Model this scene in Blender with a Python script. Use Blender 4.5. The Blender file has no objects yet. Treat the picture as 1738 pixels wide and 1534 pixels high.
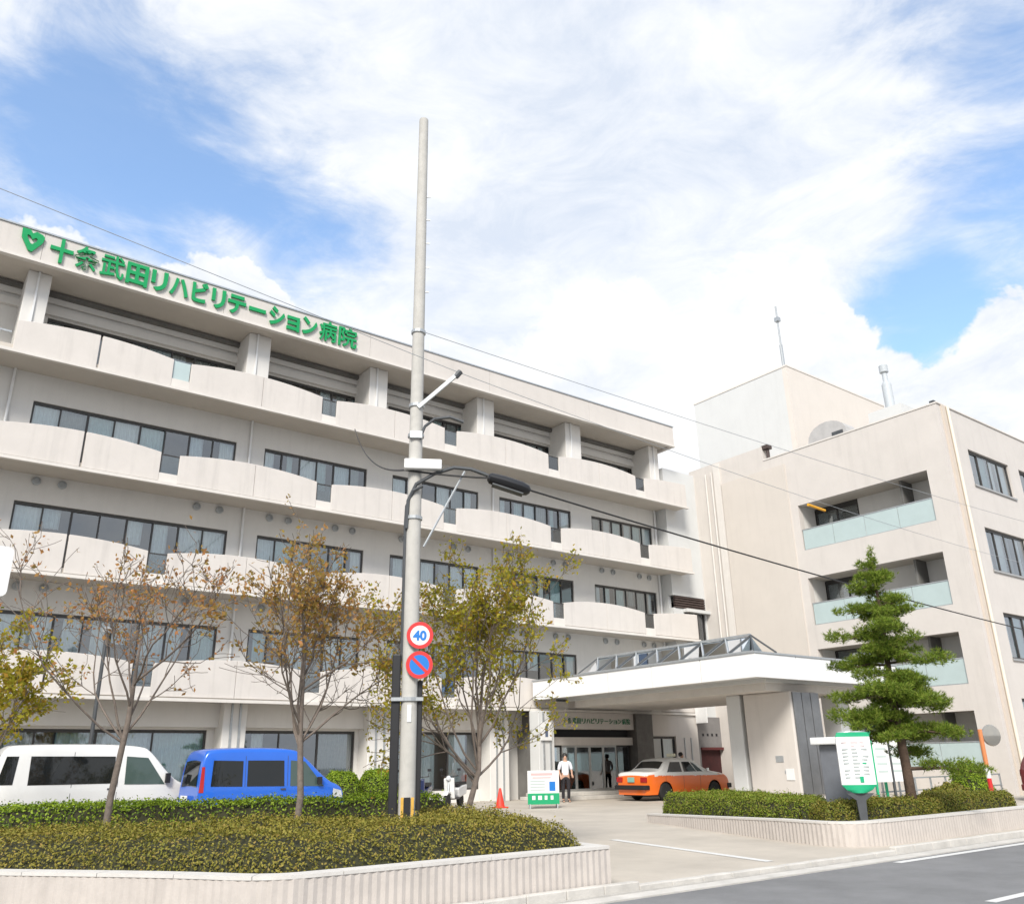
import bpy, math, random
import numpy as np
from mathutils import Vector, Matrix
R = math.radians
random.seed(7); np.random.seed(7)
S = bpy.context.scene
COL = S.collection

# ---------------------------------------------------------------- camera
cam_d = bpy.data.cameras.new('camera'); cam = bpy.data.objects.new('camera', cam_d); COL.objects.link(cam)
yaw, pit, rol = R(52.57), R(20.24), R(-0.983)
fw = Vector((math.cos(yaw)*math.cos(pit), math.sin(yaw)*math.cos(pit), math.sin(pit)))
r0 = Vector((math.sin(yaw), -math.cos(yaw), 0)); u0 = r0.cross(fw)
rt = r0*math.cos(rol)+u0*math.sin(rol); up = -r0*math.sin(rol)+u0*math.cos(rol)
CAM = Vector((0, 0, 1.42))
cam.matrix_world = Matrix(((rt.x, up.x, -fw.x, CAM.x), (rt.y, up.y, -fw.y, CAM.y), (rt.z, up.z, -fw.z, CAM.z), (0, 0, 0, 1)))
cam_d.sensor_fit = 'HORIZONTAL'; cam_d.sensor_width = 36; cam_d.lens = 36*1430/1738
cam_d.clip_start = 0.1; cam_d.clip_end = 5000
S.camera = cam

# ---------------------------------------------------------------- sun + sky
SUN_EL = R(40)
sun_from = Vector((-0.72, -0.69, 0)).normalized()*math.cos(SUN_EL)+Vector((0, 0, math.sin(SUN_EL)))
sd = bpy.data.lights.new('sun', 'SUN'); sd.energy = 2.0; sd.angle = R(18); sd.color = (1, .95, .87)
so = bpy.data.objects.new('sun', sd); COL.objects.link(so); so.location = (-20, -40, 50)
so.rotation_euler = sun_from.to_track_quat('Z', 'Y').to_euler()
S.cycles.max_bounces = 7; S.cycles.diffuse_bounces = 3; S.cycles.glossy_bounces = 3; S.cycles.transmission_bounces = 4; S.cycles.transparent_max_bounces = 8
S.view_settings.view_transform = 'Standard'; S.view_settings.look = 'None'
S.view_settings.exposure = 1.13; S.view_settings.gamma = 1.0; S.view_settings.use_curve_mapping = False

W = bpy.data.worlds.new('World'); S.world = W; W.use_nodes = True
nt = W.node_tree; N = nt.nodes; LK = nt.links
for n in list(N): N.remove(n)
def nd(t, **k):
    n = N.new(t)
    for a, v in k.items(): setattr(n, a, v)
    return n
def mth(op, a, b=None, c=None, clamp=False):
    n = N.new('ShaderNodeMath'); n.operation = op; n.use_clamp = clamp
    for i, v in enumerate((a, b, c)):
        if v is None: continue
        if isinstance(v, (int, float)): n.inputs[i].default_value = v
        else: LK.new(v, n.inputs[i])
    return n.outputs[0]
def sstep(v, lo, hi):
    n = N.new('ShaderNodeMapRange'); n.interpolation_type = 'SMOOTHSTEP'
    LK.new(v, n.inputs[0]); n.inputs[1].default_value = lo; n.inputs[2].default_value = hi
    return n.outputs[0]
sky = nd('ShaderNodeTexSky', sky_type='NISHITA'); sky.sun_disc = False
sky.sun_elevation = SUN_EL; sky.sun_rotation = math.atan2(sun_from.x, sun_from.y)
sky.air_density = 1.0; sky.dust_density = 0.6; sky.ozone_density = 1.5
tc = nd('ShaderNodeTexCoord'); dirv = tc.outputs['Generated']
sp = nd('ShaderNodeSeparateXYZ'); LK.new(dirv, sp.inputs[0])
den = mth('ADD', mth('MAXIMUM', sp.outputs[2], 0.0), 0.22)
cb = nd('ShaderNodeCombineXYZ')
LK.new(mth('DIVIDE', sp.outputs[0], den), cb.inputs[0]); LK.new(mth('DIVIDE', sp.outputs[1], den), cb.inputs[1])
mp = nd('ShaderNodeMapping'); LK.new(dirv, mp.inputs[0])
mp.inputs['Location'].default_value = (2.3, .4, 1.1); mp.inputs['Rotation'].default_value = (0, 0, R(20)); mp.inputs['Scale'].default_value = (1.0, 1.0, 2.3)
def noise(vec, scale, detail, rough, dist=0.0):
    n = N.new('ShaderNodeTexNoise'); LK.new(vec, n.inputs['Vector'])
    n.inputs['Scale'].default_value = scale; n.inputs['Detail'].default_value = detail
    n.inputs['Roughness'].default_value = rough; n.inputs['Distortion'].default_value = dist
    return n.outputs['Fac']
cir = noise(mp.outputs[0], 2.6, 7, .60, .35)          # high broken cloud sheet
wisp = noise(mp.outputs[0], 7.5, 6, .66, .6)          # its torn edges
cum = noise(dirv, 5.0, 6, .55, .15)                   # cumulus heaps low over the roofs
fine = noise(dirv, 13.0, 5, .62, .3)
def blob(d, a_in, a_out):                              # a cloud bank or a clear gap around one compass direction
    v = Vector(d).normalized()
    n = N.new('ShaderNodeVectorMath'); n.operation = 'DOT_PRODUCT'
    LK.new(dirv, n.inputs[0]); n.inputs[1].default_value = v
    return sstep(n.outputs['Value'], math.cos(R(a_out)), math.cos(R(a_in)))
gaps = None
for d, a, b, w in (((0.14, .80, .585), .5, 8, .22), ((.02, .81, .58), 1, 8, .14), ((0.33, .755, .566), .5, 7, .16), ((.812, .367, .453), .5, 5, .24), ((.80, .22, .55), 1, 9, .10), ((.83, .29, .47), 1, 6, .08),
                   ((.02, .76, .65), 1, 6, .08), ((.74, .36, .56), 3, 15, .07), ((.30, .70, .65), 2, 9, .07), ((.695, .61, .378), .3, 4, .34), ((-.6, .3, .6), 5, 25, .2), ((.3, -.7, .6), 8, 30, .2), ((.75, -.6, .35), 5, 22, .2), ((-.5, -.75, .3), 5, 22, .2)):
    g = mth('MULTIPLY', blob(d, a, b), w); gaps = g if gaps is None else mth('ADD', gaps, g)
banks = None
for d, a, b, w in (((.56, .56, .60), 5, 22, .20), ((.34, .58, .74), 3, 18, .12), ((.70, .40, .60), 3, 14, .06)):
    g = mth('MULTIPLY', blob(d, a, b), w); banks = g if banks is None else mth('ADD', banks, g)
base = mth('SUBTRACT', mth('ADD', mth('ADD', cir, banks), mth('MULTIPLY', mth('SUBTRACT', wisp, .5), .38)), gaps)
f1 = sstep(base, .20, .58)
lowc = mth('SUBTRACT', mth('ADD', cum, mth('MULTIPLY', mth('SUBTRACT', .50, sp.outputs[2]), 2.4)), mth('MULTIPLY', gaps, .55))
f2 = sstep(mth('ADD', lowc, mth('MULTIPLY', mth('SUBTRACT', fine, .5), .30)), .50, .555)
fac = mth('MULTIPLY_ADD', mth('MAXIMUM', mth('MULTIPLY', f1, .93), f2), .93, .07)
shade = mth('ADD', mth('ADD', mth('MULTIPLY', wisp, .45), mth('MULTIPLY', cir, .55)), mth('MULTIPLY', f2, .03))
cr = nd('ShaderNodeValToRGB'); LK.new(shade, cr.inputs[0])
cr.color_ramp.elements[0].position = .40; cr.color_ramp.elements[0].color = (3.6, 3.9, 4.4, 1)
cr.color_ramp.elements[1].position = .58; cr.color_ramp.elements[1].color = (4.9, 4.95, 5.0, 1)
tint = nd('ShaderNodeMix', data_type='RGBA', blend_type='MULTIPLY'); tint.inputs[0].default_value = 1
LK.new(sky.outputs[0], tint.inputs[6]); tint.inputs[7].default_value = (1.38, 1.48, 1.50, 1)
mx = nd('ShaderNodeMix', data_type='RGBA'); LK.new(fac, mx.inputs[0]); LK.new(tint.outputs[2], mx.inputs[6]); LK.new(cr.outputs[0], mx.inputs[7])
bg = nd('ShaderNodeBackground'); LK.new(mx.outputs[2], bg.inputs[0]); bg.inputs[1].default_value = 0.1
W.cycles.sampling_method = 'MANUAL'; W.cycles.sample_map_resolution = 512
ow = nd('ShaderNodeOutputWorld'); LK.new(bg.outputs[0], ow.inputs[0])

# ---------------------------------------------------------------- materials
MATS = {}
def mat(name, col, rough=.7, var=0.0, scale=3.0, bump=0.0, bscale=40.0, metal=0.0, spec=.5, coat=0.0, streak=0.0, col2=None, island=None, trans=0.0):
    if name in MATS: return MATS[name]
    m = bpy.data.materials.new(name); m.use_nodes = True; t = m.node_tree; b = t.nodes['Principled BSDF']
    b.inputs['Base Color'].default_value = (*col, 1); b.inputs['Roughness'].default_value = rough
    b.inputs['Metallic'].default_value = metal; b.inputs['Specular IOR Level'].default_value = spec
    b.inputs['Coat Weight'].default_value = coat; b.inputs['Coat Roughness'].default_value = .06
    c = t.nodes.new('ShaderNodeTexCoord')
    last = None
    if island:
        g = t.nodes.new('ShaderNodeNewGeometry'); r = t.nodes.new('ShaderNodeValToRGB'); t.links.new(g.outputs['Random Per Island'], r.inputs[0])
        e = r.color_ramp.elements
        while len(e) < len(island): e.new(.5)
        for i, cc in enumerate(island): e[i].position = i/(len(island)-1); e[i].color = (*cc, 1)
        last = r.outputs[0]
    if var or col2:
        n = t.nodes.new('ShaderNodeTexNoise'); n.inputs['Scale'].default_value = scale; n.inputs['Detail'].default_value = 8; n.inputs['Roughness'].default_value = .68
        t.links.new(c.outputs['Object'], n.inputs['Vector'])
        r = t.nodes.new('ShaderNodeValToRGB'); t.links.new(n.outputs['Fac'], r.inputs[0])
        r.color_ramp.elements[0].position = .3; r.color_ramp.elements[1].position = .7
        a = col2 if col2 else tuple(x*(1-var) for x in col); z = col if col2 else tuple(min(1, x*(1+var)) for x in col)
        r.color_ramp.elements[0].color = (*a, 1); r.color_ramp.elements[1].color = (*z, 1)
        if last is None: last = r.outputs[0]
        else:
            k = t.nodes.new('ShaderNodeMix'); k.data_type = 'RGBA'; k.inputs[0].default_value = .35
            t.links.new(last, k.inputs[6]); t.links.new(r.outputs[0], k.inputs[7]); last = k.outputs[2]
    if streak:
        mpn = t.nodes.new('ShaderNodeMapping'); mpn.inputs['Scale'].default_value = (2.2, 2.2, .18); t.links.new(c.outputs['Object'], mpn.inputs[0])
        n = t.nodes.new('ShaderNodeTexNoise'); n.inputs['Scale'].default_value = 1.6; n.inputs['Detail'].default_value = 6; n.inputs['Roughness'].default_value = .65
        t.links.new(mpn.outputs[0], n.inputs['Vector'])
        mr = t.nodes.new('ShaderNodeMapRange'); t.links.new(n.outputs['Fac'], mr.inputs[0]); mr.inputs[1].default_value = .52; mr.inputs[2].default_value = .8
        mr.inputs[3].default_value = 0; mr.inputs[4].default_value = streak
        k = t.nodes.new('ShaderNodeMix'); k.data_type = 'RGBA'; t.links.new(mr.outputs[0], k.inputs[0])
        if last is None: k.inputs[6].default_value = (*col, 1)
        else: t.links.new(last, k.inputs[6])
        k.inputs[7].default_value = (*[x*.45 for x in col], 1); last = k.outputs[2]
    if last is not None: t.links.new(last, b.inputs['Base Color'])
    if bump:
        n = t.nodes.new('ShaderNodeTexNoise'); n.inputs['Scale'].default_value = bscale; n.inputs['Detail'].default_value = 5
        t.links.new(c.outputs['Object'], n.inputs['Vector'])
        bp = t.nodes.new('ShaderNodeBump'); bp.inputs['Strength'].default_value = bump; bp.inputs['Distance'].default_value = .02
        t.links.new(n.outputs['Fac'], bp.inputs['Height']); t.links.new(bp.outputs[0], b.inputs['Normal'])
    if trans:
        tr = t.nodes.new('ShaderNodeBsdfTranslucent'); ms = t.nodes.new('ShaderNodeMixShader'); ms.inputs[0].default_value = trans
        o = t.nodes['Material Output']
        if last is not None: t.links.new(last, tr.inputs[0])
        else: tr.inputs[0].default_value = (*col, 1)
        t.links.new(b.outputs[0], ms.inputs[1]); t.links.new(tr.outputs[0], ms.inputs[2]); t.links.new(ms.outputs[0], o.inputs[0])
    MATS[name] = m
    return m
def glass(name, tintc, gloss_min=.06):
    m = bpy.data.materials.new(name); m.use_nodes = True; t = m.node_tree
    t.nodes.remove(t.nodes['Principled BSDF']); o = t.nodes['Material Output']
    tr = t.nodes.new('ShaderNodeBsdfTransparent'); tr.inputs[0].default_value = (*tintc, 1)
    gl = t.nodes.new('ShaderNodeBsdfGlossy'); gl.inputs['Roughness'].default_value = .02; gl.inputs[0].default_value = (.9, .95, 1, 1)
    fr = t.nodes.new('ShaderNodeFresnel'); fr.inputs[0].default_value = 1.5
    a = t.nodes.new('ShaderNodeMath'); a.operation = 'MULTIPLY_ADD'; a.inputs[1].default_value = 1.5; a.inputs[2].default_value = gloss_min; a.use_clamp = True
    t.links.new(fr.outputs[0], a.inputs[0])
    ms = t.nodes.new('ShaderNodeMixShader'); t.links.new(a.outputs[0], ms.inputs[0]); t.links.new(tr.outputs[0], ms.inputs[1]); t.links.new(gl.outputs[0], ms.inputs[2])
    t.links.new(ms.outputs[0], o.inputs[0]); MATS[name] = m
    return m
M_beige = mat('beige_render', (.595, .555, .515), .85, .045, .9, .10, 60, streak=.16)
M_para = mat('parapet_tile', (.61, .57, .53), .8, .04, 1.6, .10, 90, streak=.26)
M_lip = mat('slab_edge', (.66, .625, .58), .8, .05, 2, .08, 60, streak=.15)
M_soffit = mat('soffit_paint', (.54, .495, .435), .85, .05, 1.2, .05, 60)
M_wallA = mat('wall_grey_white', (.70, .68, .645), .85, .04, 1.0, .08, 70, streak=.12)
M_white = mat('white_wall', (.60, .605, .595), .85, .03, .8, .06, 60, streak=.10)
M_cream = mat('cream_wall', (.65, .60, .545), .85, .03, .8, .06, 60, streak=.08)
M_panel = mat('canopy_panel', (.80, .80, .785), .4, .02, 1, streak=.06)
M_frame = mat('window_frame_dark', (.045, .042, .040), .45, .1, 8)
M_alu = mat('aluminium_frame', (.42, .42, .41), .4, .05, 5, metal=.6)
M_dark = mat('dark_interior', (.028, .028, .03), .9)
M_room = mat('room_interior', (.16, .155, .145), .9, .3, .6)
M_curt = [mat('blind_bright', (.82, .84, .83), .9, .05, 6), mat('curtain_white', (.74, .79, .80), .9, .1, 9), mat('curtain_teal', (.55, .68, .67), .9, .1, 9), mat('curtain_grey', (.34, .37, .36), .9, .12, 9)]
G_pane = glass('window_glass', (.84, .91, .91), .15); G_clear = glass('clear_glass', (.85, .92, .92), .05); G_grey = glass('grey_glass', (.55, .58, .57), .10)
M_frost = mat('frosted_glass', (.44, .53, .525), .25, .04, 2, spec=.6)
M_green = mat('green_letter', (.003, .30, .085), .35, .05, 4)
M_conc = mat('pavement_concrete', (.45, .405, .345), .9, .14, .6, .25, 30, col2=None, streak=0)
M_asph = mat('asphalt', (.20, .20, .202), .92, .20, .7, .7, 120)
M_gut = mat('gutter_concrete', (.53, .505, .465), .9, .16, 2.5, .3, 50)
M_wallt = mat('planter_wall', (.50, .455, .415), .85, .08, 5, .15, 60, streak=.3)
M_cope = mat('coping_stone', (.58, .555, .52), .8, .08, 6, .15, 60)
M_paint = mat('road_paint', (.70, .70, .68), .85, 0, 22, .2, 60, col2=(.52, .51, .49))
M_soil = mat('soil', (.07, .05, .035), .95, .3, 6, .5, 20)
M_black = mat('black_plastic', (.012, .012, .014), .5, .1, 4)
M_rub = mat('rubber', (.02, .02, .02), .8)
M_dgrey = mat('dark_grey_steel', (.075, .08, .085), .5, .15, 5, metal=.3)
M_lgrey = mat('galvanised_steel', (.42, .44, .45), .45, .12, 9, metal=.5)
M_pole = mat('pole_concrete', (.47, .455, .42), .85, .10, 6, .2, 50, streak=.25)
M_wp = mat('white_plastic', (.75, .75, .74), .45, .04, 6)
M_red = mat('sign_red', (.62, .03, .03), .4); M_blue = mat('sign_blue', (.01, .17, .55), .4); M_yel = mat('guard_yellow', (.62, .36, .06), .6, .2, 8)
M_brown = mat('brown_louver', (.06, .04, .035), .6, .15, 5)
M_conered = mat('cone_red', (.75, .05, .03), .5)

# ---------------------------------------------------------------- mesh helpers
class MB:
    def __init__(s): s.v = []; s.f = []
    def add(s, vs, fs):
        o = len(s.v); s.v += [tuple(map(float, p)) for p in vs]; s.f += [tuple(i+o for i in f) for f in fs]; return s
    def box(s, x0, x1, y0, y1, z0, z1):
        return s.add([(x0, y0, z0), (x1, y0, z0), (x1, y1, z0), (x0, y1, z0), (x0, y0, z1), (x1, y0, z1), (x1, y1, z1), (x0, y1, z1)],
                     [(3, 2, 1, 0), (4, 5, 6, 7), (0, 1, 5, 4), (1, 2, 6, 5), (2, 3, 7, 6), (3, 0, 4, 7)])
    def obox(s, c, ax, ay, az, hx, hy, hz):
        c = Vector(c); vs = []
        for k in (-1, 1):
            for i, j in ((-1, -1), (1, -1), (1, 1), (-1, 1)): vs.append(c+ax*hx*i+ay*hy*j+az*hz*k)
        return s.add(vs, [(3, 2, 1, 0), (4, 5, 6, 7), (0, 1, 5, 4), (1, 2, 6, 5), (2, 3, 7, 6), (3, 0, 4, 7)])
    def bar(s, a, b, w, h=None):
        a, b = Vector(a), Vector(b); d = (b-a); L = d.length; d.normalize()
        u = Vector((0, 0, 1)) if abs(d.z) < .95 else Vector((1, 0, 0)); sx = d.cross(u).normalized(); sy = sx.cross(d)
        return s.obox((a+b)/2, d, sx, sy, L/2, w/2, (h or w)/2)
    def tube(s, pts, rad, n=8, cap=True):
        pts = [Vector(p) for p in pts]
        if isinstance(rad, (int, float)): rad = [rad]*len(pts)
        o = len(s.v); prev = None
        for i, p in enumerate(pts):
            d = (pts[min(i+1, len(pts)-1)]-pts[max(i-1, 0)]).normalized()
            if prev is None:
                u = Vector((0, 0, 1)) if abs(d.z) < .9 else Vector((1, 0, 0)); a = d.cross(u).normalized()
            else: a = (prev-d*prev.dot(d)).normalized()
            prev = a; b = d.cross(a)
            for k in range(n):
                t = 2*math.pi*k/n; s.v.append(tuple(p+(a*math.cos(t)+b*math.sin(t))*rad[i]))
        for i in range(len(pts)-1):
            for k in range(n):
                k2 = (k+1) % n; s.f.append((o+i*n+k, o+i*n+k2, o+(i+1)*n+k2, o+(i+1)*n+k))
        if cap:
            s.f.append(tuple(o+k for k in range(n))[::-1]); q = o+(len(pts)-1)*n; s.f.append(tuple(q+k for k in range(n)))
        return s
    def prism(s, poly, z0, z1):                       # polygon in xy
        n = len(poly); zz1 = z1 if isinstance(z1, (list, tuple)) else [z1]*n
        return s.add([(x, y, z0) for x, y in poly]+[(p[0], p[1], zz1[i]) for i, p in enumerate(poly)],
                     [tuple(range(n))[::-1], tuple(range(n, 2*n))]+[(i, (i+1) % n, n+(i+1) % n, n+i) for i in range(n)])
    def prism_xz(s, poly, y0, y1):                    # polygon in xz, extruded along y
        n = len(poly)
        return s.add([(x, y0, z) for x, z in poly]+[(x, y1, z) for x, z in poly],
                     [tuple(range(n)), tuple(range(n, 2*n))[::-1]]+[((i+1) % n, i, n+i, n+(i+1) % n) for i in range(n)])
    def lathe(s, prof, c=(0, 0, 0), axis=(0, 0, 1), n=20):   # prof: (r, h)
        ax = Vector(axis).normalized(); u = Vector((0, 0, 1)) if abs(ax.z) < .9 else Vector((1, 0, 0))
        a = ax.cross(u).normalized(); b = ax.cross(a); c = Vector(c); o = len(s.v)
        for r, h in prof:
            for k in range(n):
                t = 2*math.pi*k/n; s.v.append(tuple(c+ax*h+(a*math.cos(t)+b*math.sin(t))*max(r, 1e-4)))
        for i in range(len(prof)-1):
            for k in range(n):
                k2 = (k+1) % n; s.f.append((o+i*n+k, o+i*n+k2, o+(i+1)*n+k2, o+(i+1)*n+k))
        s.f.append(tuple(o+k for k in range(n))[::-1]); q = o+(len(prof)-1)*n; s.f.append(tuple(q+k for k in range(n)))
        return s
    def build(s, name, m, parent=None, smooth=False, bevel=0.0, local=False):
        me = bpy.data.meshes.new(name); off = Vector((0, 0, 0))
        if parent is not None and not local:
            p = parent
            while p is not None: off += p.location; p = p.parent
        me.from_pydata([(v[0]-off.x, v[1]-off.y, v[2]-off.z) for v in s.v], [], s.f)
        me.materials.append(m); o = bpy.data.objects.new(name, me); COL.objects.link(o)
        if parent is not None: o.parent = parent
        if smooth:
            me.shade_smooth()
            if smooth == 'auto': me.set_sharp_from_angle(angle=R(38))
        if bevel:
            b = o.modifiers.new('bevel', 'BEVEL'); b.width = bevel; b.segments = 2; b.limit_method = 'ANGLE'
        me.update(); return o
def tag(o, label, cat, group=None, kind=None):
    o['label'] = label; o['category'] = cat
    if group: o['group'] = group
    if kind: o['kind'] = kind
    return o
def thing(name, label, cat, loc=(0, 0, 0), rz=0.0, group=None):
    o = bpy.data.objects.new(name, None); COL.objects.link(o); o.location = loc; o.rotation_euler = (0, 0, rz); o.empty_display_size = .2
    return tag(o, label, cat, group)
def struct(o): o['kind'] = 'structure'; return o
def copy_tree(o, parent=None):
    c = o.copy(); COL.objects.link(c); c.parent = parent
    for ch in list(o.children): copy_tree(ch, c)
    return c
def text_mb(txt, size, extrude, bold=0.0):
    cu = bpy.data.curves.new('txt', 'FONT'); cu.body = txt; cu.size = size; cu.extrude = extrude; cu.offset = bold; cu.resolution_u = 3
    cu.align_x = 'CENTER'; cu.align_y = 'BOTTOM_BASELINE'
    o = bpy.data.objects.new('txt', cu); COL.objects.link(o); dg = bpy.context.evaluated_depsgraph_get()
    me = bpy.data.meshes.new_from_object(o.evaluated_get(dg)); mb = MB()
    mb.v = [tuple(v.co) for v in me.vertices]; mb.f = [tuple(p.vertices) for p in me.polygons]
    bpy.data.objects.remove(o); bpy.data.meshes.remove(me); return mb
def xf(mb, fn): mb.v = [tuple(fn(Vector(v))) for v in mb.v]; return mb
def leaves(name, P, Nn, size, aspect, m, parent, world=True, fold=.0):
    n = len(P); off = Vector((0, 0, 0)); p = parent
    while p is not None: off += p.location; p = p.parent
    P = P-np.array(off); t = np.random.normal(size=(n, 3)); Nn = Nn/np.linalg.norm(Nn, axis=1, keepdims=True)
    t -= Nn*(t*Nn).sum(1, keepdims=True); t /= np.linalg.norm(t, axis=1, keepdims=True); b = np.cross(Nn, t)
    s = np.asarray(size).reshape(-1, 1)*np.ones((n, 1))
    V = np.empty((n, 4, 3)); V[:, 0] = P-t*s*.5; V[:, 1] = P+b*s*aspect*.5+Nn*s*fold; V[:, 2] = P+t*s*.5; V[:, 3] = P-b*s*aspect*.5+Nn*s*fold
    me = bpy.data.meshes.new(name); me.vertices.add(4*n); me.vertices.foreach_set('co', V.ravel())
    me.loops.add(4*n); me.loops.foreach_set('vertex_index', np.arange(4*n, dtype=np.int32))
    me.polygons.add(n); me.polygons.foreach_set('loop_start', np.arange(0, 4*n, 4, dtype=np.int32)); me.polygons.foreach_set('loop_total', np.full(n, 4, dtype=np.int32))
    me.update(calc_edges=True); me.materials.append(m)
    o = bpy.data.objects.new(name, me); COL.objects.link(o); o.parent = parent; o['kind'] = 'stuff'
    return o

# ================================================================ GROUND
struct(MB().add([(-900, -900, -.17), (900, -900, -.17), (900, 900, -.17), (-900, 900, -.17)], [(0, 1, 2, 3)]).build('ground', M_asph))
YK = 8.6
road = MB().add([(-70, -9, -.12), (140, -9, -.12), (140, 8.08, -.12), (4.2, 8.08, -.12), (3.45, 8.4, -.12), (-21.0, 38, -.12), (-70, 38, -.12)], [tuple(range(7))])
struct(road.build('road', M_asph))
g = MB(); g.box(4.2, 140, 8.1, 8.375, -.16, -.105)
struct(g.build('gutter', M_gut))
struct(MB().box(4.2, 140, 8.38, 8.459, -.16, -.125).build('drain_channel', M_dgrey))
gutk = struct(MB().box(4.2, 140, 8.46, 8.475, -.16, -.10).build('kerb', M_gut))
for i in range(60):                                   # kerb stones, each 0.6 m, low at the driveway
    x0 = 4.2+i*.6; z = -.045 if 8.2 < x0 < 14.0 else .0
    MB().box(x0+.004, x0+.596, 8.485, 8.61, -.16, z+random.uniform(-.004, .004)).build('kerb_stone', M_gut, gutk, bevel=.012)
# pavement of the forecourt: slopes up from the kerb to the building
def pz(y): return -.06+.06*min(1, max(0, (y-8.6)/6))
pv = MB(); ys = [8.62, 9.6, 10.6, 11.6, 12.6, 13.6, 14.6, 20, 30]
xl = lambda y: 3.6-(y-8.62)*.80
vs = []
for y in ys: vs += [(xl(y), y, pz(y)), (140, y, pz(y))]
pv.add(vs, [(2*i, 2*i+1, 2*i+3, 2*i+2) for i in range(len(ys)-1)])
struct(pv.build('pavement', M_conc))
# painted lines
ln = struct(MB().add([(13.4, 7.84, -.116), (90, 7.84, -.116), (90, 7.99, -.116), (13.4, 7.99, -.116)], [(0, 1, 2, 3)]).build('road_edge_line', M_paint))
for i in range(8):
    x0 = 10.6+i*6
    struct(MB().add([(x0, 5.15, -.116), (x0+3, 5.15, -.116), (x0+3, 5.28, -.116), (x0, 5.28, -.116)], [(0, 1, 2, 3)]).build('lane_dash', M_paint))
def zq(x, y): return (x, y, pz(y)+.005)
dl = MB(); a, b = Vector((12.42, 13.2)), Vector((11.72, 9.0)); per = Vector((.09, -.01))
pts = []
for i in range(7):
    q = a+(b-a)*i/6; pts += [zq(*(q-per)), zq(*(q+per))]
dl.add(pts, [(2*i, 2*i+1, 2*i+3, 2*i+2) for i in range(6)])
struct(dl.build('driveway_line', M_paint))

# ================================================================ PLANTERS
def resample(path, step, closed=False):
    out = []; pts = [Vector(p) for p in path]+([Vector(path[0])] if closed else [])
    for a, b in zip(pts, pts[1:]):
        n = max(1, int((b-a).length/step))
        for i in range(n): out.append(a+(b-a)*i/n)
    if not closed: out.append(pts[-1])
    return out
def smooth_path(path, it=2):
    p = [Vector(q) for q in path]
    for _ in range(it):
        o = [p[0]]
        for a, b in zip(p, p[1:]): o += [a*.75+b*.25, a*.25+b*.75]
        o.append(p[-1]); p = o
    return p
def planter_wall(label, path, ztops, th, it=2):
    pts = smooth_path(path, it); L = [0]
    for a, b in zip(pts, pts[1:]): L.append(L[-1]+(b-a).length)
    def at(s):
        for i in range(len(pts)-1):
            if s <= L[i+1]+1e-6: t = (s-L[i])/(L[i+1]-L[i]+1e-9); return pts[i]+(pts[i+1]-pts[i])*t, (pts[i+1]-pts[i]).normalized()
        return pts[-1], (pts[-1]-pts[-2]).normalized()
    def zt(s):
        t = s/L[-1]*(len(ztops)-1); i = min(int(t), len(ztops)-2); return ztops[i]+(ztops[i+1]-ztops[i])*(t-i)
    T = thing('planter_wall', label, 'wall', (pts[0].x, pts[0].y, -.16))
    w = MB(); n = int(L[-1]/.05); o = 0; vs = []; fs = []
    for i in range(n+1):                              # ribbed outer face: narrow vertical tiles with recessed joints
        s = L[-1]*i/n; q, d = at(s); nrm = Vector((d.y, -d.x)); out = .0 if i % 2 else .012
        a = q+nrm*out; b = q-nrm*th
        vs += [(a.x, a.y, -.16), (a.x, a.y, zt(s)-.035), (b.x, b.y, zt(s)-.035), (b.x, b.y, -.16)]
    for i in range(n):
        k = 4*i; fs += [(k, k+4, k+5, k+1), (k+1, k+5, k+6, k+2), (k+2, k+6, k+7, k+3)]
    fs += [(0, 1, 2, 3), (4*n+3, 4*n+2, 4*n+1, 4*n)]
    w.add(vs, fs).build('wall_face', M_wallt, T)
    m = max(2, int(L[-1]/.9))
    for j in range(m):                                # coping stones
        c = MB(); vs = []; fs = []; k = 5
        for i in range(k+1):
            s = L[-1]*(j+.004+(.992)*i/k)/m; q, d = at(s); nrm = Vector((d.y, -d.x)); a = q+nrm*.016; b = q-nrm*(th+.01); z = zt(s)
            vs += [(a.x, a.y, z-.035), (a.x, a.y, z), (b.x, b.y, z), (b.x, b.y, z-.035)]
        for i in range(k):
            q = 4*i; fs += [(q, q+4, q+5, q+1), (q+1, q+5, q+6, q+2), (q+2, q+6, q+7, q+3), (q+3, q+7, q+4, q)]
        fs += [(0, 1, 2, 3), (4*k+3, 4*k+2, 4*k+1, 4*k)]
        c.add(vs, fs).build('coping_stone', M_cope, T)
    return T
planter_wall('ribbed beige planter wall curving along the street under the brown-green hedge',
             [(-13.5, 29.5), (-4.5, 18.8), (0, 13.35), (1.65, 11.3), (2.96, 9.7), (3.55, 8.68), (4.4, 8.64), (5.6, 8.64), (7.2, 8.64), (8.05, 8.64)], [.42, .42, .42], .22)
planter_wall('short return of planter wall beside the driveway, left of the painted line', [(8.05, 8.66), (8.35, 10.2), (8.75, 12.2), (9.0, 13.6)], [.42, .40, .3, .2], .2, 0)
planter_wall('beige planter wall below the clipped hedge with the information board', [(16.25, 16.0), (15.3, 13.3), (14.55, 10.9), (14.25, 9.6), (14.7, 9.05), (16.5, 9.02), (19.0, 9.05), (23.5, 9.12)], [.2, .27, .34, .36, .36, .36, .36], .22)

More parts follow.
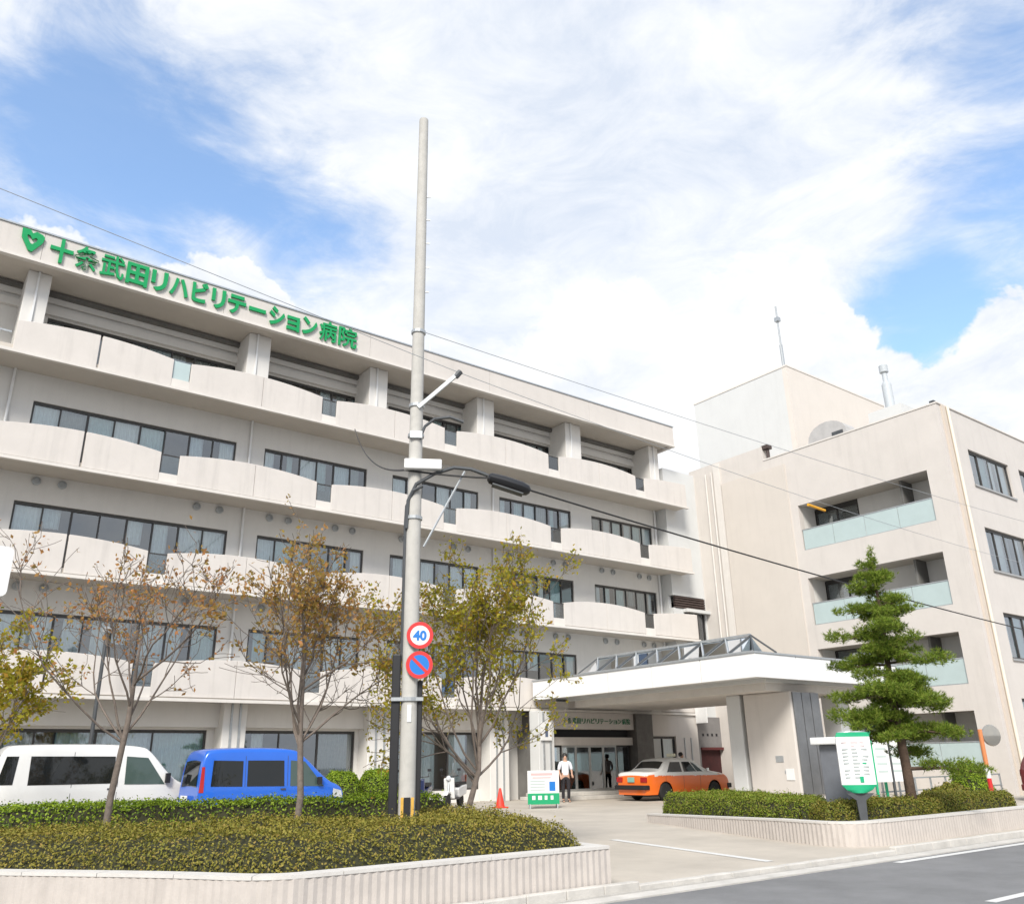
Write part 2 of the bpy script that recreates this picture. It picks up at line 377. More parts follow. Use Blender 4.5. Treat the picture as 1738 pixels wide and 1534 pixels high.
def pip_dist(P, poly):
    x, y = P[:, 0], P[:, 1]; ins = np.zeros(len(P), bool); D = np.full(len(P), 1e9); n = len(poly)
    for i in range(n):
        x1, y1 = poly[i]; x2, y2 = poly[(i+1) % n]
        with np.errstate(divide='ignore', invalid='ignore'):
            c = ((y1 > y) != (y2 > y)) & (x < (x2-x1)*(y-y1)/(y2-y1+1e-12)+x1)
        ins ^= c
        dx, dy = x2-x1, y2-y1; t = np.clip(((x-x1)*dx+(y-y1)*dy)/(dx*dx+dy*dy), 0, 1)
        D = np.minimum(D, np.hypot(x-x1-t*dx, y-y1-t*dy))
    return np.where(ins, D, -D)
def bumps(x, y, s, seed):
    return .45*np.sin(x*11*s+seed)*np.cos(y*12.7*s-seed)+.3*np.cos(x*19*s+y*17*s+seed)+(np.sin(x*2.1*s+seed)*np.cos(y*1.7*s+seed*2)+.6*np.sin(x*4.3*s+y*3.1*s+seed*3)+.4*np.cos(y*7.7*s-x*5.9*s+seed))/2
M_az = mat('azalea_leaf', (.1, .1, .03), .6, island=[(.06, .075, .008), (.17, .19, .018), (.26, .255, .03), (.37, .31, .05), (.21, .22, .024), (.38, .26, .065)], col2=(.34, .235, .065), scale=.9, trans=.25, spec=.25)
M_hg = mat('hedge_leaf_green', (.05, .11, .02), .55, island=[(.06, .11, .008), (.16, .25, .015), (.25, .35, .022), (.31, .41, .03)], trans=.25, spec=.3)
M_ho = mat('hedge_leaf_olive', (.1, .12, .02), .55, island=[(.07, .09, .012), (.15, .175, .02), (.22, .22, .03), (.28, .21, .05), (.16, .19, .022)], trans=.25, spec=.3)
M_hl = mat('hedge_leaf_light', (.16, .26, .03), .55, island=[(.09, .12, .015), (.16, .22, .02), (.25, .33, .03), (.24, .21, .045), (.20, .27, .025)], trans=.25, spec=.3)
M_core = mat('hedge_core', (.030, .030, .012), .95, .4, 9)
def hedge(name, label, poly, z0, h, r, m, n_leaf, size, amp, seed, group=None, cat='hedge', m_core=None):
    cx = sum(p[0] for p in poly)/len(poly); cy = sum(p[1] for p in poly)/len(poly)
    T = thing(name, label, cat, (cx, cy, z0), 0, group)
    A = np.array(poly); lo = A.min(0)-.15; hi = A.max(0)+.15
    def H(P):
        d = pip_dist(P, poly); q = np.clip(d/r, 0, 1); base = np.sqrt(np.clip(1-(1-q)**2, 0, 1))
        return d, np.where(d > 0, h*base*(1+amp*bumps(P[:, 0], P[:, 1], 1.0, seed)), 0)
    st = .16; nx = int((hi[0]-lo[0])/st)+2; ny = int((hi[1]-lo[1])/st)+2
    gx, gy = np.meshgrid(lo[0]+np.arange(nx)*st, lo[1]+np.arange(ny)*st, indexing='ij'); G = np.stack([gx.ravel(), gy.ravel()], 1)
    d, hh = H(G); mb = MB(); mb.v = [(float(G[i, 0]), float(G[i, 1]), z0+float(max(hh[i]-.07, -.05))) for i in range(len(G))]
    ok = d > -.12
    for i in range(nx-1):
        for j in range(ny-1):
            q = (i*ny+j, (i+1)*ny+j, (i+1)*ny+j+1, i*ny+j+1)
            if all(ok[k] for k in q): mb.f.append(q)
    mb.build('twig_mass', m_core or M_core, T, smooth=True)
    P = []; cnt = 0
    while cnt < n_leaf*.7:
        Q = lo+np.random.rand(n_leaf, 2)*(hi-lo); d, hh = H(Q); k = d > 0.0; Q = Q[k]; hh = hh[k]
        z = z0+hh+np.random.normal(0, .022, len(Q))-np.abs(np.random.normal(0, .02, len(Q))); P.append(np.column_stack([Q, z])); cnt += len(Q)
    P = np.concatenate(P)[:int(n_leaf*.7)]
    per = [Vector(p) for p in resample(poly, .02, True)]
    idx = np.random.randint(0, len(per), int(n_leaf*.5)); B = np.array([(per[i].x, per[i].y) for i in idx]); ctr = A.mean(0)
    dirn = ctr-B; dirn /= np.linalg.norm(dirn, axis=1, keepdims=True)
    B = B+dirn*(np.random.rand(len(B), 1)**1.6)*r; d, hh = H(B); k = d > -.02; B = B[k]; hh = hh[k]
    zb = z0+np.clip(hh, .05, None)*np.random.rand(len(B))**.7
    P2 = np.column_stack([B, zb]); P = np.concatenate([P, P2])
    k = np.random.rand(len(P)) < .035; P[k, 2] += np.random.rand(k.sum())*.09
    e = .05
    _, h1 = H(P[:, :2]+[e, 0]); _, h2 = H(P[:, :2]-[e, 0]); _, h3 = H(P[:, :2]+[0, e]); _, h4 = H(P[:, :2]-[0, e])
    nn = np.column_stack([-(h1-h2)/(2*e), -(h3-h4)/(2*e), np.ones(len(P))]); nn /= np.linalg.norm(nn, axis=1, keepdims=True)
    nn += np.random.normal(0, .55, nn.shape)
    leaves('leaf_mass', P, nn, size*np.random.uniform(.6, 1.35, len(P)), .55, m, T, fold=.12)
    return T
# ================================================================ VEGETATION (hedges)
hedge('azalea_hedge', 'broad brownish-green azalea hedge behind the street planter wall', [(-11.6, 27.6), (-3.2, 17.2), (.25, 13.35), (1.9, 11.35), (3.15, 9.85), (3.8, 8.92), (5.6, 8.86), (7.85, 8.84), (8.13, 9.3), (8.32, 10.6), (8.5, 12.2), (7.6, 12.5), (6.2, 12.2), (4.6, 12.4), (2.6, 13.6), (-1, 18), (-9.6, 28.6)],
      .12, .61, .52, M_az, 170000, .034, .15, 1.3)
hedge('clipped_hedge', 'long clipped bright green hedge in front of the two parked vans', [(-8.6, 23.6), (-2, 17.9), (1.4, 15.5), (5.2, 14.35), (8.75, 13.35), (9.0, 14.1), (5.4, 15.15), (1.8, 16.4), (-1.5, 18.8), (-8.0, 24.4)],
      0, .92, .16, M_hg, 60000, .045, .05, 4.0)
hedge('clipped_hedge', 'low clipped olive hedge along the street below the information board', [(14.62, 9.9), (15.0, 9.52), (17.5, 9.42), (20.9, 9.42), (21.5, 9.54), (21.55, 10.0), (20.9, 10.3), (17.5, 10.3), (15.6, 10.3), (14.9, 10.5)],
      .08, .54, .14, M_ho, 44000, .04, .08, 2.2)
hedge('clipped_hedge', 'low clipped hedge with light green top beside the driveway and taxi', [(14.95, 10.75), (15.7, 10.6), (16.8, 11.2), (18.3, 14.5), (18.4, 15.7), (16.5, 15.75), (15.6, 13.2)],
      .05, .60, .14, M_hl, 45000, .04, .05, 5.2)
for i, (x, y, rr, hh, lab) in enumerate(((12.55, 25.3, .72, 1.22, 'round clipped green bush just right of the blue van'), (13.85, 25.4, .74, 1.24, 'round clipped green bush between the blue van and the black pole casing'))):
    poly = [(x+rr*math.cos(a*math.pi/6), y+rr*math.sin(a*math.pi/6)) for a in range(12)]
    hedge('round_bush', lab, poly, 0, hh, .42, M_hg, 7000, .06, .06, 3+i, 'round bushes by the blue van', 'bush')
hedge('shrub', 'small dark green shrub at the foot of the right building', [(28.0, 13.6), (29.3, 13.5), (29.6, 14.4), (28.4, 14.7)], 0, 1.15, .5, M_hg, 4500, .07, .2, 9, None, 'shrub')
hedge('shrub', 'low flowering shrub behind the trunk of the layered conifer', [(24.6, 13.0), (26.6, 12.9), (26.8, 13.7), (24.8, 13.8)], 0, .55, .35, M_ho, 4500, .07, .2, 6, None, 'shrub')

# ================================================================ HOSPITAL BUILDING
YB = 28.4; YW = 29.9; XE = 32.5
SL = [3.41, 6.93, 10.34, 13.82]                       # slab lip undersides, floors 2 to 5
HOSP = thing('hospital_building', 'long five-storey beige hospital with arched balcony parapets and green rooftop lettering', 'building', (15, 30, 0))
def part(mb, n, m, p=HOSP, **k): return mb.build(n, m, p, **k)
BAYS = [(-5.2, 1.4, 8), (2.95, 9.8, 8), (10.9, 15.3, 6), (16.5, 20.93, 6), (22.1, 26.45, 6), (27.8, 32.1, 6)]
heads = [2.62, SL[0]+2.65, SL[1]+2.58, SL[2]+2.61, SL[3]+2.52]
sills = [.45, SL[0]+.5, SL[1]+.5, SL[2]+.5, SL[3]+.5]
XL = -9.0
# wall with real openings
wl = MB(); zprev = 0
for k in range(5):
    z0, z1 = sills[k], heads[k]
    
    Y_ = YW+.6 if k == 4 else YW
    wl.box(XL, XE, Y_, Y_+.25, zprev if k < 4 else SL[3]+.1, z0)
    if k == 4: wl.box(XL, XE, YW, YW+.25, zprev, SL[3]+.09)
    bays = BAYS if k else BAYS[:4]
    xs = [XL]+[v for b in bays for v in b[:2]]+[XE]
    for i in range(0, len(xs), 2): wl.box(xs[i], xs[i+1], Y_, Y_+.25, z0, z1)
    zprev = z1
wl.box(XL, XE, YW+.6, YW+.85, zprev, 17.23)
part(wl, 'wall', M_wallA)
bk = MB(); bk.box(XL, XE-.02, YW+2.6, YW+2.7, 0, 17.5)
for z in [0.05]+[s+.28 for s in SL]+[17.2]: bk.box(XL, XE-.02, YW+.26, YW+2.6, z-.15, z)
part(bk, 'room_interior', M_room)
part(MB().box(XL, XE, YW+2.75, 44, 0, 17.9).box(XE-.2, XE-.004, YW+.253, YW+2.749, 0, 13.8).box(XL+.004, XL+.2, YW+.253, YW+2.749, 0, 13.8).box(XE-.2, XE-.004, YW+.853, YW+2.749, 13.8, 17.23), 'rear_block', M_wallA)
def window(x0, x1, z0, z1, n, y, parent, th=.05, curtains=True, mf=None, sub=None):
    f = MB(); d = .09; mf = mf or M_frame
    f.box(x0, x1, y, y+d, z1-th*1.6, z1).box(x0, x1, y, y+d, z0, z0+th).box(x0, x0+th, y, y+d, z0+th, z1-th*1.6).box(x1-th, x1, y, y+d, z0+th, z1-th*1.6)
    w = (x1-x0)/n
    for i in range(1, n):
        t = th*.75 if i % 2 else th*1.15
        f.box(x0+i*w-t/2, x0+i*w+t/2, y+.004, y+d-.004, z0+th, z1-th*1.6)
    if sub: f.box(x0+th, x1-th, y+.008, y+d-.008, sub-.03, sub+.03)
    F = f.build('window', mf, parent)
    for i in range(n):
        t = MB(); yy = y+(.03 if i % 2 else .05); a = random.uniform(-.012, .012); e_ = random.uniform(-.012, .012)
        t.add([(x0+i*w+.02, yy+a, z0+.03), (x0+(i+1)*w-.02, yy-a, z0+.03), (x0+(i+1)*w-.02, yy-a+e_, z1-.05), (x0+i*w+.02, yy+a+e_, z1-.05)], [(0, 1, 2, 3)])
        t.build('pane', G_pane, F)
        if curtains and random.random() < .86:
            c = MB(); u0 = random.choice((0, 0, .35)) ; u1 = random.choice((1, 1, .65)); zz = z0+.05 if random.random() < .8 else z0+(z1-z0)*random.uniform(.35, .7)
            xa, xb = x0+(i+u0)*w, x0+(i+u1)*w; m = max(4, int((xb-xa)/.06)); vs = []
            for j in range(m+1): vs += [(xa+(xb-xa)*j/m, y+.16+(.025 if j % 2 else -.025), zz), (xa+(xb-xa)*j/m, y+.16+(.025 if j % 2 else -.025), z1+.02)]
            c.add(vs, [(2*j, 2*j+2, 2*j+3, 2*j+1) for j in range(m)]); c.build('curtain', random.choice(M_curt), F)
    return F
for k in range(5):
    for bi, (x0, x1, n) in enumerate(BAYS):
        if k == 0 and bi >= 4: continue
        if bi == 0 and k in (4,): pass
        window(x0+.004, x1-.004, sills[k]+.004, heads[k]-.004, n if k else max(3, n//2), YW+.06+(.6 if k == 4 else 0), HOSP, .06)
# balconies
NOTCH = [1.38, 7.12, 12.78, 18.45, 24.2, 29.9]; JOINT = [-1.3, 4.42, 10.08, 15.7, 21.4, 27.1]
for k, s in enumerate(SL):
    xr = XE+.85
    lip = MB().box(XL, xr, YB-.09, YB+.06, s, s+.10)
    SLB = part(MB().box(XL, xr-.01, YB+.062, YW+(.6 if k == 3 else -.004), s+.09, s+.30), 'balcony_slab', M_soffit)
    lip.build('slab_edge', M_lip, SLB)
    spans = [(XL, 1.07), (1.7, 6.81), (7.43, 12.47), (13.09, 18.13), (18.77, 23.88), (24.52, 29.58), (30.22, xr-.03)]
    for i, (a, b) in enumerate(spans):
        if k == 3 and i == 0: continue
        if k == 3 and i == 1: a = 1.95
        base = s+1.13
        if i == 6: c, hf = 33.4, 3.2
        elif i == 0: c, hf = -1.3, 2.5
        elif i == 1: c, hf = 4.35, 2.5
        else: c, hf = (a+b)/2, (b-a)/2
        top = lambda x: base+.21*max(0, 1-((x-c)/hf)**2)
        cuts = [a]+[j for j in JOINT if a < j < b]+[b]
        for p, q in zip(cuts, cuts[1:]):
            gap = .035 if i == 1 else .006
            p2 = p+(gap if p != a else 0); q2 = q-(gap if q != b else 0); m = 10
            poly = [(p2, s+.135)]+[(q2, s+.135)]+[(q2+(p2-q2)*j/m, top(q2+(p2-q2)*j/m)) for j in range(m+1)]
            part(MB().prism_xz(poly[::-1], YB, YB+.14), 'parapet_panel', M_para, bevel=.012)
        if i < 6:                                     # low sill in the notch between two arches
            nx = spans[i+1][0]
            if k == 3 and i == 0: continue
            pk = part(MB().box(b+.003, nx-.003, YB+.005, YB+.135, s+.103, s+.42), 'notch_sill', M_lip)
            if k == 3 and i == 1: MB().box(b+.03, nx-.03, YB+.06, YB+.075, s+.43, s+1.12).build('glass_panel', M_frost, pk)
            else:
                MB().box(b+.004, b+.045, YB+.04, YB+.09, s+.421, s+1.10).box(b+.004, nx-.004, YB+.045, YB+.085, s+1.06, s+1.099).build('notch_frame', M_frame, pk)
                MB().box(b+.046, nx-.01, YB+.06, YB+.07, s+.425, s+1.058).build('glass_panel', G_grey, pk)
    # end parapet on the right side of the balcony
    part(MB().box(xr-.15, xr-.02, YB+.15, YW-.05, s+.302, s+1.38), 'parapet_panel', M_para)
part(MB().box(XL, 1.9, YW-.55, YW-.5, SL[3]+1.1, SL[3]+1.16).box(XL, 1.9, YW-.55, YW-.5, SL[3]+.4, SL[3]+.45), 'terrace_rail', M_lgrey)
for i in range(50): part(MB().box(XL+.1+i*.21, XL+.13+i*.21, YW-.54, YW-.51, SL[3]+.45, SL[3]+1.1), 'baluster', M_lgrey)
# top floor columns and stepped beams
for a, b in ((2.0, 2.72), (9.62, 10.5), (14.85, 15.7), (20.35, 21.3), (25.65, 26.65), (31.5, 32.2), (-6.3, -5.4)):
    part(MB().box(a, b, YB+.75, YW+.597, SL[3]+.302, 17.235), 'column', M_wallA, bevel=.02)
    part(MB().box(a+.30, a+.36, YB+.69, YB+.748, SL[3]+.302, 17.235), 'downpipe', M_wp)
bm = [(16.40, 16.68, .16), (16.84, 17.235, .16), (16.684, 16.836, .04)]
for z0, z1, d in bm: part(MB().box(XL, XE-.05, YW+.6-d, YW+.596, z0, z1), 'lintel_beam', M_wallA)
# roof
RF = part(MB().box(XL-1, XE+.05, YB+.145, 44, 17.245, 18.0), 'roof_slab', M_soffit)
MB().box(XL-1, XE+.2, YB-.10, YB+.10, 17.14, 17.235).build('eaves_lip', M_lip, RF)
for i in range(7):
    a = XL-1+i*6.1; b = min(XL-1+(i+1)*6.1, XE+.2); MB().box(a+.005, b-.005, YB-.02, YB+.14, 17.24, 18.30).build('fascia_panel', M_beige, RF)
MB().box(XE-.0, XE+.18, YB+.145, 43.9, 17.14, 18.29).build('fascia_panel', M_beige, RF)
MB().box(XL-1, XE+.23, YB-.06, YB+.2, 18.305, 18.36).build('roof_flashing', M_lgrey, RF)
# round vents in pairs below the slabs
VX = [(3.46, 4.22), (8.59, 9.41), (11.3, 12.05), (14.0, 14.75), (17.0, 17.75), (19.6, 20.35), (22.6, 23.35), (25.2, 25.95), (28.3, 29.05), (30.9, 31.6)]
vprof = [(.12, 0), (.14, -.03), (.135, -.07), (.10, -.085), (.095, -.05), (.02, -.05)]
v0 = None
for k, s in enumerate(SL[:3]):
    for pr in VX:
        for x in pr: part(MB().lathe(vprof, (x, YW-.002, s-.12), (0, 1, 0), 16), 'round_vent', M_lgrey, smooth='auto')
for k, s in enumerate(SL):
    for x in (2.25, 10.3, 21.7, 32.3):
        z0 = SL[k-1]+.3 if k else 0
        part(MB().tube([(x, YW-.07, z0), (x, YW-.07, s+.09)], .045, 8), 'downpipe', M_wp, smooth='auto')
# ground floor columns
for a, b in ((1.6, 2.6), (10.05, 10.85), (15.45, 16.4), (20.95, 21.9)):
    cpt = part(MB().box(a, b, YW-.75, YW-.002, 0, SL[0]+.08), 'column', M_wallA, bevel=.02)
    for q in (.25, .55): MB().box(a+q*(b-a)*1.2, a+q*(b-a)*1.2+.06, YW-.79, YW-.752, 0, SL[0]+.05).build('rib', M_lgrey, cpt)
part(MB().box(XL, 23.2, YW-.35, YW-.004, 2.70, SL[0]+.08), 'lintel_beam', M_wallA)
# roof details
for x, y, z, h in ((4.9, 30.5, 18.0, 1.1), (8.1, 30.2, 18.0, 1.05), (8.6, 30.2, 18.0, 1.05), (19.2, 31.5, 18.0, 2.6)):
    part(MB().tube([(x, y, z), (x, y, z+h)], .03, 6).box(x-.12, x+.12, y-.12, y+.12, z, z+.1), 'roof_rod', M_wp)

# ---- green lettering on the roof fascia
SIGN = thing('rooftop_lettering', 'green Japanese lettering with emblem along the roof fascia', 'sign', (7.6, YB-.05, 17.4))
spans = [('十', 2.41, 3.11), ('条', 3.17, 3.92), ('武', 3.98, 4.75), ('田', 4.82, 5.54), ('リ', 5.65, 6.21), ('ハ', 6.30, 6.95), ('ビ', 7.08, 7.66), ('リ', 7.80, 8.31), ('テ', 8.41, 9.09),
         ('ー', 9.22, 9.87), ('シ', 10.02, 10.64), ('ョ', 10.74, 11.26), ('ン', 11.38, 12.0), ('病', 12.11, 12.85), ('院', 12.94, 13.75)]
def letter(ch, x0, x1, zc, hmax, y, m, parent, bold=.036, ext=.035):
    mb = text_mb(ch, 1.0, ext, bold)
    if not mb.v: return
    xs = [v[0] for v in mb.v]; ys = [v[1] for v in mb.v]; w = max(xs)-min(xs); h = max(ys)-min(ys); cx = (max(xs)+min(xs))/2; cy = (.38)
    sx = (x1-x0)/w; sz = hmax
    xf(mb, lambda v: Vector(((x0+x1)/2+(v.x-cx)*sx, y-v.z, zc+(v.y-cy)*sz)))
    mb.build('letter', m, parent)
for ch, a, b in spans: letter(ch, a, b, 17.80, .92, YB-.07, M_green, SIGN, .014 if ch in '条武病院' else .034)
em_o = [(-.36, .42), (-.10, .42), (-.02, .30), (.10, .40), (.30, .34), (.38, .24), (.34, .02), (.05, -.44), (-.08, -.40), (-.34, .06)]
em_i = [(-.17, .20), (-.08, .18), (0, .05), (.10, .15), (.16, .11), (.14, .0), (.02, -.14), (-.04, -.12), (-.15, .06), (-.18, .15)]
em = MB(); n = len(em_o); cxm, czm = 1.86, 17.85
vs = []
for yy in (YB-.10, YB-.03):
    vs += [(cxm+x*.92, yy, czm+z*.92) for x, z in em_o]+[(cxm+x*.92, yy, czm+z*.92) for x, z in em_i]
fs = []
for i in range(n):
    j = (i+1) % n; fs += [(i, j, n+j, n+i), (2*n+j, 2*n+i, 3*n+i, 3*n+j), (j, i, 2*n+i, 2*n+j), (n+i, n+j, 3*n+j, 3*n+i)]
em.add(vs, fs).build('emblem', M_green, SIGN)

# ---- entrance
ENT = thing('entrance_porch', 'recessed main entrance with glass doors and beige name panel under the canopy', 'entrance', (26, YB, 0))
def ep(mb, n, m, p=ENT, **k): return mb.build(n, m, p, **k)
ep(MB().box(22.3, 29.2, 27.0, YB+.6, .002, .14), 'step', M_gut, bevel=.015); ep(MB().box(22.6, 29.2, 27.5, YB+.6, .141, .27), 'step', M_gut, bevel=.015)
ep(MB().box(23.35, 28.25, YB-.1, YB+.3, 2.72, 3.40), 'name_panel', M_beige)
ep(MB().box(23.35, 28.25, YB+.02, YB+.35, 2.08, 2.40), 'door_lintel', M_beige)
ep(MB().box(23.4, 28.2, YB+.3, YB+.38, 2.41, 2.71), 'transom_glass', M_dark)
ep(MB().box(28.26, 29.3, YB-.25, YB+1.4, .27, 3.40), 'side_pier', mat('dark_stone', (.10, .092, .085), .5, .3, 3))
ep(MB().box(23.2, 28.3, YB+2.4, YB+2.5, 0, 3.4).box(23.2, 28.3, YB+.4, YB+2.4, 3.3, 3.4).box(22.9, 23.2, YB+.2, YB+2.5, 0, 3.4).box(23.2, 28.3, YB+.5, YB+2.4, .262, .274), 'lobby_interior', M_room)
for i in range(6):
    x0 = 23.45+i*.79; D = ep(MB().box(x0, x0+.05, YB+.2, YB+.26, .27, 2.08).box(x0+.73, x0+.78, YB+.2, YB+.26, .27, 2.08).box(x0+.05, x0+.73, YB+.2, YB+.26, 2.0, 2.08).box(x0+.05, x0+.73, YB+.2, YB+.26, .27, .36), 'door', M_frame if i in (0, 5) else M_alu)
    MB().box(x0+.05, x0+.73, YB+.225, YB+.235, .36, 2.0).build('pane', G_pane, D)
M_gdark = mat('green_sign_letter', (.02, .16, .07), .5)
nm = '十条武田リハビリテーション病院'
for i, ch in enumerate(nm): letter(ch, 24.1+i*.265, 24.1+i*.265+.21, 3.06, .25, YB-.115, M_gdark, ENT, .012, .01)
M_pict = mat('pictogram_slate', (.10, .13, .20), .5)
# white pillar left of the entrance with a small parking sign
P1 = thing('entrance_pillar', 'pale grey pillar left of the glass entrance doors, behind the low notice board', 'pillar', (22.8, 28.0, 0))
MB().box(22.35, 23.15, 27.75, 28.35, 0, 3.40).build('shaft', M_white, P1, bevel=.02)
for xx in (22.55, 22.9): MB().box(xx, xx+.08, 27.72, 27.748, 0, 3.35).build('rib', M_lgrey, P1)
ps = MB().box(22.40, 22.95, 27.66, 27.70, 2.25, 2.95).build('sign_plate', M_wp, P1)
MB().lathe([(.07, 0), (.07, .006)], (22.68, 27.652, 2.76), (0, 1, 0), 14).box(22.61, 22.75, 27.652, 27.658, 2.38, 2.66).build('pictogram', M_pict, ps)
# ground floor wall right of the entrance (one leaf with a window), white sign
GW = thing('ground_floor_annex', 'flat beige ground-floor wall with one window right of the entrance', 'wall', (31, 28.5, 0))
MB().box(29.32, XE+.1, YB+.0, YB+.3, 0, 1.38).box(29.32, XE+.1, YB, YB+.3, 2.46, 3.40).box(31.05, XE+.1, YB, YB+.3, 1.38, 2.46).box(29.32, 29.4, YB, YB+.3, 1.38, 2.46).build('wall', M_beige, GW)
window(29.41, 31.04, 1.39, 2.45, 2, YB+.08, GW, .06)
MB().box(29.5, 31.0, YB+1.6, YB+1.7, .2, 3.2).build('room_interior', M_room, GW)
MB().box(31.6, 31.66, YB-.04, YB-.002, .9, 2.4).box(32.05, 32.11, YB-.04, YB-.002, .9, 2.4).build('rib', M_lgrey, GW)
HS = MB().box(32.45, 32.52, YB-.75, YB-.08, 3.05, 3.75).build('hanging_sign', M_wp); tag(HS, 'small white hanging sign at the right end of the annex wall', 'sign')

# ---- link block between hospital and right building
LKB = thing('link_block', 'narrow pale grey link block between the hospital and the right building', 'building', (34, 30, 0))
lw = MB(); lw.box(XE+.02, 36, 29.2, 29.5, 9.35, 16.2).box(XE+.02, 36, 29.2, 29.5, 3.4, 6.6).box(XE+.02, 33.3, 29.2, 29.5, 6.6, 8.7).box(34.9, 36, 29.2, 29.5, 6.6, 9.35).build('wall', M_white, LKB)
MB().box(XE+.02, 36, 31.2, 40, 0, 16.1).box(XE+.02, XE+.2, 29.501, 31.199, 0, 16.1).build('rear_wall', M_white, LKB)
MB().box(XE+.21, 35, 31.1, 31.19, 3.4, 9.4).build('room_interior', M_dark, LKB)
for i in range(5): MB().box(XE+.13, 34.9, 29.15, 29.28, 8.72+i*.125, 8.80+i*.125).build('louver_slat', M_brown, LKB)
window(33.31, 34.89, 6.61, 8.69, 3, 29.26, LKB, .07, False)
MB().box(33.2, 35.0, 28.9, 29.19, 8.52, 8.68).build('canopy_slab', M_white, LKB)
# shed-like service front below
SV = thing('service_bay', 'dark grey louvred service bay with open red-brown doorway behind the taxi', 'building', (34.7, 29.4, 0))
sv = MB(); sv.box(XE+.15, 35, 29.0, 29.19, 1.98, 3.39).box(XE+.15, 33.4, 29.0, 29.19, 0, 1.98).build('wall', mat('service_grey', (.20, .19, .185), .7, .1, 3), SV)
for i in range(4): MB().box(33.6+i*.33, 33.72+i*.33, 28.985, 28.998, 2.5, 2.62).build('vent_hole', M_black, SV)
MB().box(33.4, 35, 29.15, 29.19, 0, 1.97).build('doorway', mat('red_brown_dark', (.05, .012, .012), .8, .4, 2), SV)
MB().box(33.4, 35, 28.9, 28.99, 1.86, 1.98).build('door_rail', mat('dark_red', (.10, .02, .02), .6), SV)

# ================================================================ RIGHT BUILDING
XB = 35.0; YC = 15.5; ZR = 15.72
RB = thing('right_building', 'beige four-storey building on the right with deep glazed balconies', 'building', (40, 20, 0))
def rp(mb, n, m=M_beige, p=RB, **k): return mb.build(n, m, p, **k)
OP = [(.9, 3.05), (4.05, 6.08), (7.17, 9.36), (10.7, 12.93)]; OY0, OY1 = 16.45, 22.92
w = MB(); w.box(XB, XB+.35, YC, OY0, 0, ZR).box(XB, XB+.35, OY1, 29.5, 0, ZR); zp = 0
for a, b in OP: w.box(XB, XB+.35, OY0, OY1, zp, a); zp = b
w.box(XB, XB+.35, OY0, OY1, zp, ZR)
rp(w, 'wall')
rp(MB().box(XB-.06, XB-.002, 23.35, 27.3, .3, 15.2), 'wall_panel', mat('beige_panel', (.59, .54, .485), .85, .03, .9, .08, 50, streak=.1))
rp(MB().box(XB+.002, XB+.34, 24.55, 29.5, ZR+.002, 16.5), 'raised_parapet')
rp(MB().box(XB-.10, XB+.0-.002, 27.35, 27.75, 0, 16.4), 'pilaster', M_lip)
for yy in (27.9, 28.3): rp(MB().tube([(XB-.08, yy, 0), (XB-.08, yy, 16.0)], .05, 8), 'downpipe', M_lip, smooth='auto')
for k, (a, b) in enumerate(OP):                        # recessed balconies
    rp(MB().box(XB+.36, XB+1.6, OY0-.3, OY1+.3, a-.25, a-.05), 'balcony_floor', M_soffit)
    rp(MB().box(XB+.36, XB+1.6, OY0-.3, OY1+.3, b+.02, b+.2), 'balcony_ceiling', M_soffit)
    rp(MB().box(XB+1.4, XB+1.6, OY0-.2, 20.6, a-.05, b+.02), 'balcony_wall', M_wallA); rp(MB().box(XB+.36, XB+1.397, OY0-.2, OY0-.02, a-.05, b+.02), 'balcony_wall', M_wallA); rp(MB().box(XB+.36, XB+1.397, OY1+.02, OY1+.2, a-.05, b+.02), 'balcony_wall', M_wallA)
    bw = rp(MB().box(XB+1.4, XB+1.48, 20.6, 22.9, a+2.0, b+.02).box(XB+1.4, XB+1.48, 20.6, 20.68, a-.05, a+2.0).box(XB+1.4, XB+1.48, 21.7, 21.78, a-.05, a+2.0).box(XB+1.4, XB+1.48, 22.82, 22.9, a-.05, a+2.0), 'window', M_frame)
    for q0, q1 in ((20.68, 21.7), (21.78, 22.82)): MB().box(XB+1.43, XB+1.44, q0, q1, a-.05, a+2.0).build('pane', G_pane, bw)
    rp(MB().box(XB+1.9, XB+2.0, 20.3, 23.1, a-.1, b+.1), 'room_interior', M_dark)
    gl = rp(MB().box(XB+.05, XB+.10, OY0+.02, OY1-.02, a+.985, a+1.03).box(XB+.05, XB+.10, OY0+.02, OY1-.02, a+.0, a+.04), 'balustrade', M_lgrey)
    for i in range(4):
        y0 = OY0+.03+i*(OY1-OY0-.06)/4; y1 = y0+(OY1-OY0-.06)/4-.02
        MB().box(XB+.065, XB+.08, y0, y1, a+.045, a+.98).build('glass_panel', M_frost, gl)
# front (street side) with window openings
BW = [(37.1, 40.95), (42.0, 45.8), (47.0, 50.8), (52.2, 56)]; BZ = [(1.7, 3.5), (5.05, 6.9), (8.67, 10.52), (12.42, 14.05)]
w = MB(); zp = 0
for a, b in BZ:
    w.box(XB+.36, 58, YC, YC+.35, zp, a); xs = [XB+.36]+[v for q in BW for v in q]+[58]
    for i in range(0, len(xs), 2): w.box(xs[i], xs[i+1], YC, YC+.35, a, b)
    zp = b
w.box(XB+.36, 58, YC, YC+.35, zp, ZR)
rp(w, 'wall')
for a, b in BZ:
    for x0, x1 in BW:
        window(x0+.004, x1-.004, a+.004, b-.004, 4, YC+.1, RB, .07, True)
        rp(MB().box(x0-.05, x1+.05, YC-.06, YC-.002, a-.09, a-.005), 'window_sill', M_alu)
rp(MB().box(XB+.5, 58, YC+2.4, YC+2.5, 0, ZR-.1), 'room_interior', M_room)
for z in (.1, 3.9, 7.4, 10.9, 14.6): rp(MB().box(XB+2.8, 58, YC+.36, YC+2.4, z-.1, z), 'room_floor', M_room)
